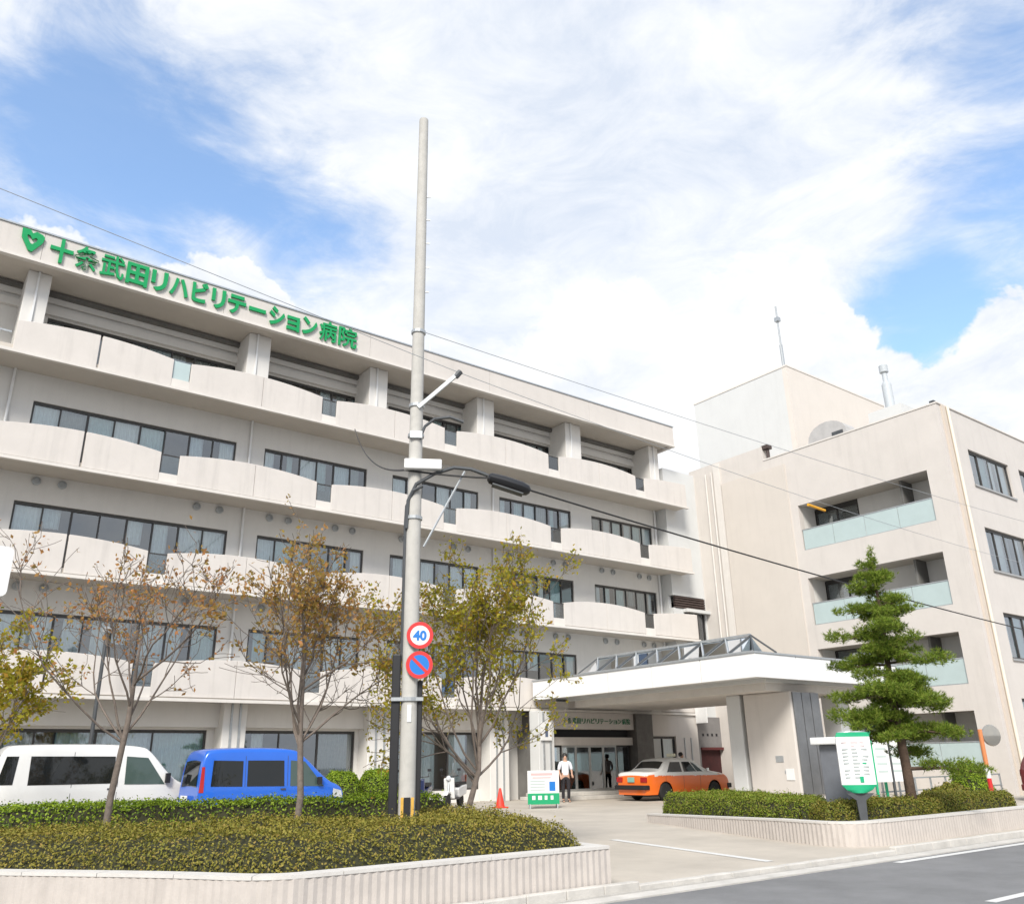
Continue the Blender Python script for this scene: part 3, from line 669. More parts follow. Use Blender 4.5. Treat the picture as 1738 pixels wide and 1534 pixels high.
rp(MB().box(XB+.4, 58, YC+.4, 40, ZR-.35, ZR-.1), 'roof_slab', M_soffit)
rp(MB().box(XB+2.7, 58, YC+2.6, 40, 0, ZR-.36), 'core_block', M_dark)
rp(MB().box(XB-.03, 58.2, YC-.05, YC+.4, ZR+.002, ZR+.07), 'coping', M_lip); rp(MB().box(XB-.03, XB+.4, YC+.41, 24.54, ZR+.002, ZR+.07), 'coping', M_lip)
rp(MB().box(XB+.30, XB+.80, YC-.09, YC-.002, 0, ZR-.02), 'pilaster', mat('pilaster_tan', (.58, .515, .445), .85, .04, 1, streak=.1))
rp(MB().tube([(XB+.62, YC-.16, 0), (XB+.62, YC-.16, ZR-.05)], .065, 10), 'downpipe', mat('pipe_cream', (.72, .66, .56), .6), smooth='auto')
for x, y in ((XB+.05, YC+.1), (40.5, YC+.1)): rp(MB().box(x, x+.3, y, y+.2, ZR+.075, ZR+.2), 'parapet_cap', M_dgrey)
# stair tower behind
TW = thing('stair_tower', 'plain pale box tower rising behind the right building', 'building', (43, 27, 0))
MB().box(38.0, 48, 24.4, 24.7, 15, 21.9).build('front_wall', M_cream, TW)
MB().box(38.0, 38.3, 24.701, 31.1, 15, 21.9).box(47.7, 48, 24.701, 31.1, 15, 21.9).box(38.301, 47.699, 30.8, 31.1, 15, 21.9).build('side_wall', M_white, TW)
MB().box(37.97, 48.03, 24.37, 31.13, 21.902, 22.0).build('roof_edge', M_lip, TW)
AN = thing('lightning_rod', 'tall thin lightning rod on the front corner of the stair tower', 'antenna', (38.25, 24.7, 22.0))
MB().tube([(38.25, 24.7, 22.0), (38.25, 24.7, 23.4)], .09, 8).tube([(38.25, 24.7, 23.4), (38.25, 24.7, 25.9)], .05, 8).box(38.12, 38.38, 24.57, 24.83, 24.9, 25.15).build('mast', M_lgrey, AN)
M_ant = mat('mast_paint', (.45, .48, .50), .6, .05, 3)
AN = thing('antenna_mast', 'pale cylinder antenna mast on the roof of the right building', 'antenna', (40.0, 20, 15.6))
MB().lathe([(.24, 0), (.24, 4.0), (.2, 4.1), (.13, 4.2), (.13, 4.7), (.22, 4.72), (.22, 5.1), (.05, 5.2)], (40.0, 20, 15.6), (0, 0, 1), 16).build('mast', M_ant, AN, smooth='auto')
MB().box(39.5, 42.5, 19.2, 21, 15.63, 18.2).build('plinth', M_white, AN)
VT = thing('roof_ventilator', 'grey barrel-topped ventilator on the right building roof beside the tower', 'ventilator', (37.6, 22, 15.6))
prof = [(20.9, 15.63), (23.1, 15.63), (23.1, 16.7)]+[(22.0+1.1*math.cos(t*math.pi/10), 16.7+.8*math.sin(t*math.pi/10)) for t in range(1, 10)]+[(20.9, 16.7)]
vt = MB(); n = len(prof); vt.add([(37.0, y, z) for y, z in prof]+[(38.0, y, z) for y, z in prof], [tuple(range(n))[::-1], tuple(range(n, 2*n))]+[(i, (i+1) % n, n+(i+1) % n, n+i) for i in range(n)])
vt.build('hood', mat('vent_grey', (.42, .41, .40), .6, .1, 3), VT); MB().box(36.95, 36.998, 21.1, 21.7, 16.55, 16.8).build('louver', M_dgrey, VT)
RV = thing('roof_vent_pipe', 'small brown vent pipe on the parapet of the right building', 'vent', (35.2, 24.35, 15.8))
MB().tube([(35.2, 24.35, 15.8), (35.2, 24.35, 16.35)], .09, 8).box(35.02, 35.38, 24.2, 24.6, 16.351, 16.55).build('pipe', M_brown, RV)

# ================================================================ CANOPY
CN = thing('entrance_canopy', 'large white panelled entrance canopy on a square pier in front of the doors', 'canopy', (25.8, 19, 0))
def cp(mb, n, m, p=CN, **k): return mb.build(n, m, p, **k)
CX0, CX1, CY0, CY1, CZ0, CZ1 = 22.5, 30.8, 17.0, 28.28, 3.82, 4.56
cp(MB().box(CX0+.1, CX1-.1, CY0+.1, CY1, CZ0+.10, CZ1-.12), 'deck', M_white)
n = 5
for i in range(n):
    a = CY0+(CY1-CY0)*i/n; b = CY0+(CY1-CY0)*(i+1)/n; cp(MB().box(CX0, CX0+.10, a+(.012 if i else 0), b-.012, CZ0, CZ1), 'fascia_panel', M_panel, bevel=.012)
for i in range(4):
    a = CX0+.101+(CX1-CX0-.1)*i/4; b = CX0+.1+(CX1-CX0-.1)*(i+1)/4; cp(MB().box(a+(.012 if i else 0), b-.012, CY0, CY0+.10, CZ0, CZ1), 'fascia_panel', M_panel, bevel=.012)
cp(MB().box(CX1-.1, CX1, CY0+.101, CY1, CZ0, CZ1), 'fascia_panel', M_panel)
cp(MB().box(CX0-.03, CX1+.03, CY0-.03, CY1, CZ1+.002, CZ1+.06), 'coping', M_lgrey)
cp(MB().box(24.2, 29.5, 18.0, 27.6, CZ0-.28, CZ0+.098), 'soffit_drop', M_lip); cp(MB().box(24.0, 29.7, 17.8, 27.8, CZ0-.02, CZ0+.097), 'soffit_step', M_white)
PR = cp(MB().box(25.0, 26.55, 17.65, 19.6, 0, CZ0-.285), 'pier', M_beige, bevel=.05)
M_pan = mat('dark_metal_panel', (.22, .225, .23), .35, .15, 2, metal=.6)
for i in range(3): MB().box(25.08+i*.5, 25.54+i*.5, 17.60, 17.648, .3, CZ0-.32).build('cladding_panel', M_pan, PR)
MB().box(24.985, 24.999, 18.2, 18.5, 1.3, 1.5).box(24.985, 24.999, 18.15, 18.2, .95, 1.05).build('wall_plate', M_lgrey, PR)
MB().box(24.975, 24.999, 17.85, 18.15, .75, 1.1).build('notice', M_wp, PR)
cp(MB().box(25.0, 25.5, 19.75, 20.35, 0, CZ0-.285), 'column', M_white, bevel=.03)
cp(MB().box(28.6, 29.3, 18.2, 18.9, 0, CZ0-.285), 'column', M_white, bevel=.03)
# glazed skylight truss on the canopy
TR = thing('skylight_truss', 'steel lattice skylight frame with glass standing on the white canopy', 'skylight', (23.4, 20.5, CZ1+.06))
ty0, ty1, tz0, tz1, tx0, tx1 = 16.75, 25.6, CZ1+.065, 5.28, 22.8, 24.0
ys = [17.75+(25.2-17.75)*i/7 for i in range(8)]; tm = (tx0+tx1)/2
MB().bar((tm, ys[0], tz1), (tm, ys[-1], tz1), .07).build('ridge_chord', M_lgrey, TR)
for xx in (tx0, tx1): MB().bar((xx, ys[0]-.5, tz0+.03), (xx, ys[-1]+.5, tz0+.03), .06).build('base_chord', M_lgrey, TR)
for i, y in enumerate(ys):
    for xx in (tx0, tx1):
        MB().bar((xx, y-.5 if i == 0 else y-.55, tz0+.05), (tm, y, tz1-.02), .05).build('brace', M_dgrey if i in (0,) else M_lgrey, TR)
        MB().bar((xx, y+.55, tz0+.05), (tm, y, tz1-.02), .05).build('brace', M_dgrey, TR)
    if i < 7:
        y2 = ys[i+1]
        for xx in (tx0, tx1): MB().add([(xx+.03, y, tz0+.05), (xx+.03, y2, tz0+.05), (tm, y2, tz1-.05), (tm, y, tz1-.05)], [(0, 1, 2, 3)]).build('glass_panel', G_clear, TR)

# ================================================================ UTILITY POLE
PX, PY = 6.59, 11.2
UP = thing('utility_pole', 'tall grey concrete utility pole rising through the hedge above the roofs', 'utility pole', (PX, PY, 0))
MB().tube([(PX, PY, 0), (PX, PY, 6.5), (PX, PY, 12.95)], [.128, .108, .085], 18).build('shaft', M_pole, UP, smooth='auto')
for z, rr in ((8.39, .112), (7.01, .118), (6.48, .122), (5.08, .122), (2.32, .135)): MB().lathe([(rr, -.03), (rr+.012, -.025), (rr+.012, .025), (rr, .03)], (PX, PY, z), (0, 0, 1), 18).build('band', M_lgrey, UP)
RX = Vector((.87, -.49, 0))                             # horizontal, to the right in view
FX = Vector((.49, .87, 0))
def on(o, z, f=0): return Vector((PX, PY, z))+RX*o-FX*f
MB().obox(on(-.20, 1.75), RX, FX, Vector((0, 0, 1)), .065, .07, 1.22).build('cable_casing', M_black, UP, bevel=.02)
MB().obox(on(.155, 1.55), RX, FX, Vector((0, 0, 1)), .035, .05, 1.04).build('cable_casing', M_black, UP, bevel=.015)
MB().bar(on(-.27, 2.32, .1), on(.20, 2.32, .1), .03, .05).build('bracket', M_lgrey, UP)
for o in (-.07, .075): MB().obox(on(o, .66, .14), RX, FX, Vector((0, 0, 1)), .020, .012, .33).build('guard_strip', M_yel, UP)
MB().obox(on(.0, .66, .13), RX, FX, Vector((0, 0, 1)), .045, .01, .33).build('guard_strip', M_black, UP)
MB().tube([on(-.13, 2.9), on(-.13, 5.0), on(-.12, 5.28), on(-.02, 5.50, .14), on(.12, 5.58, .14)], .028, 8).build('conduit', M_dgrey, UP, smooth='auto')
MB().obox(on(.12, 5.93, .16), RX, FX, Vector((0, 0, 1)), .30, .07, .085).build('terminal_box', M_wp, UP, bevel=.02)
MB().bar(on(.02, 6.95, .1), on(.66, 7.58, .1), .06).build('bracket_arm', M_lgrey, UP); MB().tube([on(.64, 7.54, .1), on(.72, 7.64, .1)], .05, 8).build('insulator', M_dgrey, UP)
MB().tube([on(.06, 6.40, .1), on(.14, 6.62, .1), on(.30, 6.76, .1), on(.55, 6.80, .1), on(.78, 6.72, .1)], .025, 8).build('drop_cable', M_dgrey, UP, smooth='auto')
MB().obox(on(0, 6.46, .11), RX, FX, Vector((0, 0, 1)), .10, .04, .06).build('clamp', M_lgrey, UP)
for z in (3.0, 3.6, 9.2, 9.7, 10.2, 10.7, 11.2): MB().bar(on(.08, z), on(.16, z), .018).build('step_bolt', M_lgrey, UP)
MB().obox(on(-.0, 2.12, .125), RX, FX, Vector((0, 0, 1)), .03, .006, .12).build('number_plate', M_wp, UP)
# street lamp on the pole
LP = thing('street_lamp', 'dark street lamp head on a curved steel arm fixed to the utility pole', 'street lamp', on(-.0, 5.3))
arm = [on(-.11, 4.9, .06), on(-.10, 5.35, .08), on(.02, 5.62, .10), on(.30, 5.80, .10), on(.62, 5.92, .10), on(.90, 5.90, .10), on(1.18, 5.80, .10)]
MB().tube(arm, .03, 8).build('arm', M_dgrey, LP, smooth='auto')
MB().tube([on(.80, 5.86, .1), on(.16, 4.6, .1)], .018, 6).build('strut', M_lgrey, LP)
hd = Vector((RX.x*.95, RX.y*.95, -.30)).normalized(); hs = FX; hu = hs.cross(hd)
if hu.z < 0: hu = -hu
c = on(1.52, 5.66, .1)
hm = MB(); secs = [(-.36, .05, .05), (-.32, .10, .09), (-.1, .135, .11), (.2, .135, .11), (.32, .10, .085), (.36, .05, .04)]
vs = []; fs = []
for a, wd, ht in secs:
    for k in range(10):
        t = 2*math.pi*k/10; vs.append(c+hd*a+hs*wd*math.cos(t)+hu*ht*math.sin(t))
for i in range(len(secs)-1):
    for k in range(10): fs.append((i*10+k, i*10+(k+1) % 10, (i+1)*10+(k+1) % 10, (i+1)*10+k))
fs += [tuple(range(10))[::-1], tuple(50+k for k in range(10))]
hm.add(vs, fs).build('lamp_head', M_black, LP, smooth='auto')
MB().obox(c-hu*.10, hd, hs, hu, .26, .085, .012).build('lens', M_dgrey, LP)
# round traffic signs on the pole
def disc(mb, c, r0, r1, y, n=32):
    c = Vector(c); vs = []
    for k in range(n):
        t = 2*math.pi*k/n; e = RX*math.cos(t)+Vector((0, 0, 1))*math.sin(t); vs += [c+e*r0-FX*y, c+e*r1-FX*y]
    mb.add(vs, [(2*k, 2*((k+1) % n), 2*((k+1) % n)+1, 2*k+1) for k in range(n)]); return mb
def sign(label, z, inner, name):
    T = thing(name, label, 'traffic sign', on(.13, z, .17)); c0 = on(.13, z, .17)
    MB().lathe([(.196, -.006), (.2, 0), (.2, .006), (.196, .01)], c0, FX, 32).build('plate', M_lgrey, T)
    disc(MB(), c0, .145, .198, .012).build('red_rim', M_red, T)
    disc(MB(), c0, .0005, .145, .010).build('field', inner, T)
    MB().obox(on(.08, z, .12), RX, FX, Vector((0, 0, 1)), .05, .05, .02).build('clamp', M_lgrey, T)
    return T, c0
T, c0 = sign('round red-rimmed speed limit 40 sign on the utility pole', 3.23, M_wp, 'speed_limit_sign')
tm_ = text_mb('40', .19, .002, .008); xf(tm_, lambda v: c0-FX*(.014+v.z)+RX*v.x*1.02+Vector((0, 0, 1))*(v.y-.068)); tm_.build('numerals', M_blue, T)
T, c0 = sign('round blue no-parking sign with red slash below the speed limit sign', 2.80, M_blue, 'no_parking_sign')
dd = (RX*.72-Vector((0, 0, 1))*.70).normalized(); MB().obox(c0-FX*.013, dd, dd.cross(FX), FX, .15, .022, .002).build('slash', M_red, T)

M_wire = mat('wire_grey', (.17, .17, .18), .6)
# ---- overhead cables
def cable(label, pts, r, sag=.0, m=M_black, n=20, name='overhead_cable'):
    out = []
    for a, b, sg in zip(pts, pts[1:], sag if isinstance(sag, (list, tuple)) else [sag]*len(pts)):
        a, b = Vector(a), Vector(b)
        for i in range(n): t = i/n; q = a+(b-a)*t; q.z -= sg*4*t*(1-t); out.append(q)
    out.append(Vector(pts[-1])); o = MB().tube(out, r, 5).build(name, m); tag(o, label, 'cable', 'overhead cables along the street'); return o
cable('thin grey cable running along the roof fascia past the pole to the right', [(-14, 11.2, 9.9), on(.70, 7.62, .1), (29, 11.3, 7.18), (60, 11.4, 8.2)], .0055, [.02, .20, .5], M_lgrey)
cable('faint pale cable leaving the upper band of the pole to the right', [on(.06, 8.42), (34, 11.2, 8.75)], .006, .15, M_lgrey)
cable('thick black cable from the lamp sloping down across the conifer', [(13.85, 28.28, 13.88), on(-.15, 5.85, .12), on(1.2, 5.74, .16), (28, 11.2, 4.96), (60, 11.2, 6.0)], .017, [.5, .02, .10, .5], M_black)
sl = MB().tube([(17.6, 11.24, 7.165), (18.3, 11.25, 7.135)], .033, 8).build('cable_sleeve', mat('sleeve_yellow', (.80, .38, .01), .5)); tag(sl, 'yellow insulating sleeve on the thin cable before the top balcony', 'cable sleeve')

# ================================================================ TREES
M_bark = mat('bark_grey', (.17, .138, .115), .9, .3, 12, .4, 40); M_bark2 = mat('bark_brown', (.10, .065, .045), .9, .35, 10, .5, 40)
def tree(name, label, base, H, fork, n_limb, spread, n_leaf, m_leaf, lsize, seed, lean=(0, 0), leaf_z0=0.0, r0=.075, sub=6, tw=5, group=None, tuft=1.0, up=.35, bark=None):
    rnd = random.Random(seed); bx, by, bz = base
    T = thing(name, label, 'tree', base, 0, group); tr = MB(); tips = []
    def grow(p, d, L, r, lev):
        n = {0: 7, 1: 7, 2: 5, 3: 4}[lev]; pts = [p.copy()]; rad = [r]; dd = d.copy()
        for i in range(n):
            j = .10+.05*lev
            dd = (dd+Vector((rnd.gauss(0, j), rnd.gauss(0, j), rnd.gauss(0, j*.5)+up*(.35 if lev < 3 else .1)))).normalized()
            pts.append(pts[-1]+dd*L/n); rad.append(r*(1-.72*(i+1)/n))
        tr.tube(pts, [max(x, .0045) for x in rad], {0: 9, 1: 6, 2: 4, 3: 3}[lev], cap=False)
        if lev == 3:
            for q in pts[1:]: tips.append(q)
            return
        if lev == 2: tips.extend(pts[-2:])
        for i in range({1: sub, 2: tw}[lev]):
            t = rnd.uniform(.25, 1); k = min(int(t*n), n-1); q = pts[k]+(pts[k+1]-pts[k])*(t*n-k); dl = (pts[k+1]-pts[k]).normalized()
            s_ = dl.cross(Vector((rnd.gauss(0, 1), rnd.gauss(0, 1), rnd.gauss(0, 1)))).normalized(); ang = R(rnd.uniform(25, 55))
            grow(q, dl*math.cos(ang)+s_*math.sin(ang), L*rnd.uniform(.38, .62)*(1-.3*t), max(rad[k]*.6, .006), lev+1)
    P0 = Vector(base); top = P0+Vector((lean[0], lean[1], fork)); mid = (P0+top)/2+Vector((rnd.gauss(0, .03), rnd.gauss(0, .03), 0))
    trunk_top = Vector((top.x+lean[0]*.2, top.y+lean[1]*.2, bz+fork+.5*(H-fork)))
    tr.tube([P0, P0+(mid-P0)*.3, mid, top, (top+trunk_top)/2, trunk_top], [r0*1.25, r0, r0*.9, r0*.75, r0*.5, r0*.25], 10)
    for i in range(n_limb):
        az = 2*math.pi*(i+rnd.uniform(-.25, .25))/n_limb*1.0; el = R(rnd.uniform(*spread)); t = rnd.uniform(0, .8)
        st = P0+(top-P0)*rnd.uniform(.78, 1) if i < n_limb*.6 else top+(trunk_top-top)*t
        d = Vector((math.cos(az)*math.cos(el), math.sin(az)*math.cos(el), math.sin(el))); L = (bz+H-st.z)*rnd.uniform(.75, 1.0)
        grow(st, d, L, r0*.36, 1)
    tr.build('trunk', bark or M_bark, T, smooth=True)
    tp = np.array([tuple(q) for q in tips]); tp = tp[tp[:, 2] > bz+leaf_z0]
    idx = np.random.RandomState(seed).choice(len(tp), max(1, int(len(tp)*tuft)), replace=False); tp = tp[idx]
    ii = np.random.randint(0, len(tp), n_leaf); P = tp[ii]+np.random.normal(0, .055, (n_leaf, 3))
    leaves('crown', P, np.random.normal(0, 1, (n_leaf, 3))+[0, 0, .5], lsize*np.random.uniform(.6, 1.3, n_leaf), .6, m_leaf, T, fold=.1)
    return T
M_lf1 = mat('leaf_orange_brown', (.3, .15, .05), .65, island=[(.50, .21, .07), (.42, .24, .08), (.34, .26, .08), (.55, .25, .10), (.38, .20, .08)], trans=.5, spec=.2)
M_lf2 = mat('leaf_olive_brown', (.2, .15, .05), .65, island=[(.46, .25, .08), (.36, .27, .06), (.52, .29, .11), (.32, .27, .07), (.56, .27, .11)], trans=.5, spec=.2)
M_lf3 = mat('leaf_olive_yellow', (.2, .18, .03), .6, island=[(.24, .25, .02), (.38, .35, .035), (.48, .38, .045), (.31, .31, .03), (.48, .28, .05), (.20, .23, .02)], trans=.5, spec=.25)
tree('street_tree', 'nearly bare slim tree in front of the white van with few orange leaves', (3.19, 13.63, 0), 4.6, 2.1, 9, (22, 60), 1400, M_lf1, .075, 11, (.12, 0), 2.2, .052, 7, 6, 'street trees in the hedge', .5)
tree('street_tree', 'thin-leaved tree with brown foliage standing in front of the blue van', (5.62, 12.82, 0), 4.5, 2.0, 11, (30, 66), 4200, M_lf2, .08, 23, (0, 0), 2.9, .055, 8, 6, 'street trees in the hedge', .5)
tree('street_tree', 'full olive-yellow tree just right of the utility pole', (8.3, 12.5, 0), 4.5, 1.3, 13, (20, 66), 11000, M_lf3, .076, 5, (.34, -.14), .8, .06, 8, 7, 'street trees in the hedge', .8)
tree('street_tree', 'yellow-green tree cut by the left edge behind the white van', (2.1, 20.4, 0), 4.2, 1.3, 9, (15, 55), 5200, M_lf3, .11, 31, (0, 0), .8, .07, 6, 5, 'street trees in the hedge', .9)
# layered conifer
def conifer():
    bx, by = 17.45, 9.78; T = thing('layered_conifer', 'cloud-pruned dark green conifer with layered branches on the right', 'tree', (bx, by, 0)); rnd = random.Random(12)
    tr = MB(); tr.tube([(bx+.03, by, 0), (bx+.02, by, 1.2), (bx-.03, by+.02, 2.6), (bx+.02, by, 4.2), (bx, by, 5.45)], [.11, .095, .07, .04, .012], 10)
    P = []; D = []
    z = 1.4; az = 0
    while z < 5.35:
        f = (z-1.15)/4.2; Rm = 1.5*(1-f)**.9+.14; k = 6 if f < .4 else (5 if f < .75 else 3)
        for i in range(k):
            az += 2.4+rnd.uniform(-.3, .3); rr = Rm*rnd.uniform(.40, 1.10)*(1-.10*(math.cos(az)*RX.x+math.sin(az)*RX.y)); zz = z+rnd.uniform(-.2, .2)
            if (f < .7 and rnd.random() < .15) or (zz < 1.75 and math.cos(az)*RX.x+math.sin(az)*RX.y < -.1) or (zz < 1.55 and math.cos(az)*RX.x+math.sin(az)*RX.y < .5): continue
            c = Vector((bx+math.cos(az)*rr, by+math.sin(az)*rr, zz-.10*rr)); a = Vector((bx, by, zz-.05)); m = (a+c)/2+Vector((0, 0, .06))
            tr.tube([a, m, c], [.03*(1-f)+.012, .022*(1-f)+.01, .008], 5, cap=False)
            nb = 3 if rr > .5 else 2
            for j in range(nb):
                t = 1-.32*j; q = Vector((bx+math.cos(az)*rr*t+rnd.gauss(0, .06), by+math.sin(az)*rr*t+rnd.gauss(0, .06), zz-.10*rr*t+.02+rnd.gauss(0, .05))); pr = rnd.uniform(.20, .38)*(1-.25*f)
                cnt = int(170*(pr/.3)**2)
                A = np.random.normal(0, 1, (cnt, 3)); A /= np.linalg.norm(A, axis=1, keepdims=True); A *= np.random.rand(cnt, 1)**.4
                lump = 1+.35*np.sin(A[:, :1]*5+j)*np.cos(A[:, 1:2]*6+az)
                P.append(np.array(q)+A*lump*[pr, pr, pr*rnd.uniform(.34, .52)]+[0, 0, .03]); D.append(A*[.9, .9, .3]+[0, 0, .5])
        z += .31-.08*f
    P.append(np.array([bx, by, 5.45])+np.random.normal(0, 1, (140, 3))*[.05, .05, .13]); D.append(np.random.normal(0, .5, (140, 3))+[0, 0, .8])
    tr.build('trunk', M_bark2, T, smooth=True)
    P = np.concatenate(P); D = np.concatenate(D); nN = 7; PP = np.repeat(P, nN, 0); d = np.repeat(D, nN, 0)+np.random.normal(0, .55, (len(PP), 3)); d /= np.linalg.norm(d, axis=1, keepdims=True)
    s = np.random.uniform(.05, .11, (len(PP), 1)); sd_ = np.cross(d, np.random.normal(size=d.shape)); sd_ /= np.linalg.norm(sd_, axis=1, keepdims=True)
    n = len(PP); V = np.empty((n, 3, 3)); B0 = PP-np.array([bx, by, 0]); V[:, 0] = B0-sd_*.007; V[:, 1] = B0+sd_*.007; V[:, 2] = B0+d*s
    me = bpy.data.meshes.new('crown'); me.vertices.add(3*n); me.vertices.foreach_set('co', V.ravel()); me.loops.add(3*n); me.loops.foreach_set('vertex_index', np.arange(3*n, dtype=np.int32))
    me.polygons.add(n); me.polygons.foreach_set('loop_start', np.arange(0, 3*n, 3, dtype=np.int32)); me.polygons.foreach_set('loop_total', np.full(n, 3, dtype=np.int32)); me.update(calc_edges=True)
    me.materials.append(mat('needle', (.06, .12, .02), .6, island=[(.05, .09, .012), (.12, .20, .02), (.20, .29, .03), (.28, .36, .05), (.22, .21, .05)], trans=.3, spec=.25))
    o = bpy.data.objects.new('crown', me); COL.objects.link(o); o.parent = T; o['kind'] = 'stuff'
conifer()

# ================================================================ VEHICLES
M_gdark2 = mat('vehicle_glass', (.010, .012, .013), .03, spec=.5)
M_gteal = mat('vehicle_glass_teal', (.055, .085, .078), .04, spec=.5); M_tail = mat('tail_light', (.35, .01, .01), .2, coat=.5); M_hl_ = mat('head_light', (.7, .72, .74), .1, coat=.6, metal=.3); M_chr = mat('chrome', (.6, .6, .6), .15, metal=1)
M_bump = mat('bumper_grey', (.05, .05, .055), .5)
def chaikin(p, it=2):
    for _ in range(it):
        o = [p[0]]
        for a, b in zip(p, p[1:]): o += [(a[0]*.75+b[0]*.25, a[1]*.75+b[1]*.25), (a[0]*.25+b[0]*.75, a[1]*.25+b[1]*.75)]
        o.append(p[-1]); p = o
    return p
class Car:
    def __init__(s, name, label, cat, loc, rz, L, Wd, top, belt, zb, wheels, wr, paint, tumble=.12, plan=.10, roof_paint=None, roof_z=1.0, group=None):
        s.T = thing(name, label, cat, loc, rz, group); s.L, s.W, s.belt, s.zb, s.wh, s.wr, s.tum, s.plan = L, Wd, belt, zb, wheels, wr, tumble, plan
        s.top = chaikin(top, 2); s.H = max(z for _, z in top)
        mb = MB(); nz = 9; sec = []
        xs = []
        for i, (x, z) in enumerate(s.top):
            if i and (x-s.top[i-1][0]) > .09:
                x0, z0 = s.top[i-1]; k = int((x-x0)/.07)
                for j in range(1, k): xs.append((x0+(x-x0)*j/k, z0+(z-z0)*j/k))
            xs.append((x, z))
        for x, zt in xs:
            b = s.bot(x); b = min(b, zt-.05); r = min(.10, .45*(zt-b)); row = []
            for j in range(nz+1): z = b+(zt-r-b)*j/nz; row.append((x, s.hw(x, z), z))
            yr = s.hw(x, zt-r)
            for t in (30, 60, 90): row.append((x, yr-r+r*math.cos(R(t)), zt-r+r*math.sin(R(t))))
            for q in (.6, .25, 0): row.append((x, (yr-r)*q, zt+.03*(1-q*q)))
            sec.append(row)
        m = len(sec[0])
        for sg in (1, -1):
            o = len(mb.v); mb.v += [(x, y*sg, z) for row in sec for x, y, z in row]
            for i in range(len(sec)-1):
                for j in range(m-1):
                    q = (o+i*m+j, o+(i+1)*m+j, o+(i+1)*m+j+1, o+i*m+j+1); mb.f.append(q if sg < 0 else q[::-1])
        n2 = len(sec)*m
        for i in (0, len(sec)-1):
            mb.f.append(tuple([i*m+j for j in range(m)]+[n2+i*m+j for j in range(m-2, -1, -1)]))
        s.body = mb.build('body', paint, s.T, smooth='auto', local=True)
        if roof_paint:
            me = s.body.data; me.materials.append(roof_paint)
            for p in me.polygons:
                if p.center.z > roof_z: p.material_index = 1
        MB().box(.25, L-.25, -Wd/2+.12, Wd/2-.12, zb-.05, zb+.35).build('underbody', M_black, s.T, local=True)
        for x in wheels:
            for sg in (1, -1):
                y = sg*(Wd/2-.10); w = wr
                ty = MB().lathe([(w*.62, -.09), (w*.9, -.10), (w, -.06), (w, .06), (w*.9, .10), (w*.62, .09)], (x, y, wr), (0, 1, 0), 24).build('wheel', M_rub, s.T, smooth='auto', local=True)
                MB().lathe([(w*.6, -.06), (w*.58, .075), (w*.5, .06), (w*.2, .085), (.02, .09)] if sg > 0 else [(.02, -.09), (w*.2, -.085), (w*.5, -.06), (w*.58, -.075), (w*.6, .06)], (x, y, wr), (0, 1, 0), 18).build('rim', M_lgrey, ty, smooth='auto', local=True)
    def bot(s, x):
        z = s.zb
        for wx in s.wh:
            d = abs(x-wx); rr = s.wr*1.18
            if d < rr: z = max(z, s.wr+math.sqrt(rr*rr-d*d)*.98)
        return z
    def hw(s, x, z):
        p = 1-s.plan*(max(0, 1-x/.55)**2+max(0, 1-(s.L-x)/.65)**2)
        if z < s.belt: t = 1-.045*((s.belt-z)/(s.belt-s.zb))**2
        else: t = 1-s.tum*(z-s.belt)/(s.H-s.belt)
        return s.W/2*p*t
    def ztop(s, x):
        for a, b in zip(s.top, s.top[1:]):
            if a[0] <= x <= b[0]: return a[1]+(b[1]-a[1])*(x-a[0])/(b[0]-a[0]+1e-9)
        return s.top[-1][1]
    def side(s, name, c, m, both=True, off=.006, par=None):      # c: four (x,z) corners: bl br tr tl
        out = []
        for sg in ((1, -1) if both else (-1,)):
            mb = MB(); n, k = 8, 4; vs = []
            for i in range(n+1):
                for j in range(k+1):
                    u, v = i/n, j/k; x = (c[0][0]*(1-u)+c[1][0]*u)*(1-v)+(c[3][0]*(1-u)+c[2][0]*u)*v; z = (c[0][1]*(1-u)+c[1][1]*u)*(1-v)+(c[3][1]*(1-u)+c[2][1]*u)*v
                    vs.append((x, sg*(s.hw(x, z)+off), z))
            fs = [(i*(k+1)+j, (i+1)*(k+1)+j, (i+1)*(k+1)+j+1, i*(k+1)+j+1) for i in range(n) for j in range(k)]
            mb.add(vs, fs if sg < 0 else [f[::-1] for f in fs]); out.append(mb.build(name, m, par or s.T, smooth=True, local=True))
        return out
    def top_patch(s, name, xa, xb, ky, m, off=.012, par=None, y0=None):
        pts = [p for p in s.top if xa <= p[0] <= xb]; mb = MB(); vs = []; k = 6
        for i, (x, z) in enumerate(pts):
            a = pts[max(i-1, 0)]; b = pts[min(i+1, len(pts)-1)]; dx, dz = b[0]-a[0], b[1]-a[1]; l = math.hypot(dx, dz)+1e-9; nx, nz = -dz/l, dx/l
            yw = (s.hw(x, z)-.10)*ky
            for j in range(k+1): q = -1+2*j/k; vs.append((x+nx*off, yw*q, z+nz*off+.03*(1-q*q)))
        mb.add(vs, [(i*(k+1)+j, (i+1)*(k+1)+j, (i+1)*(k+1)+j+1, i*(k+1)+j+1) for i in range(len(pts)-1) for j in range(k)])
        return mb.build(name, m, par or s.T, smooth=True, local=True)
    def lbox(s, name, x0, x1, y0, y1, z0, z1, m, bevel=.01, par=None): return MB().box(x0, x1, y0, y1, z0, z1).build(name, m, par or s.T, local=True, bevel=bevel)
M_pw = mat('paint_white', (.70, .70, .685), .3, .02, 1, coat=.6); M_pb = mat('paint_blue', (.012, .115, .56), .3, .04, 1, coat=.6); M_po = mat('paint_orange', (.80, .15, .012), .3, .03, 1, coat=.6); M_pr = mat('paint_maroon', (.10, .012, .012), .3, coat=.6)
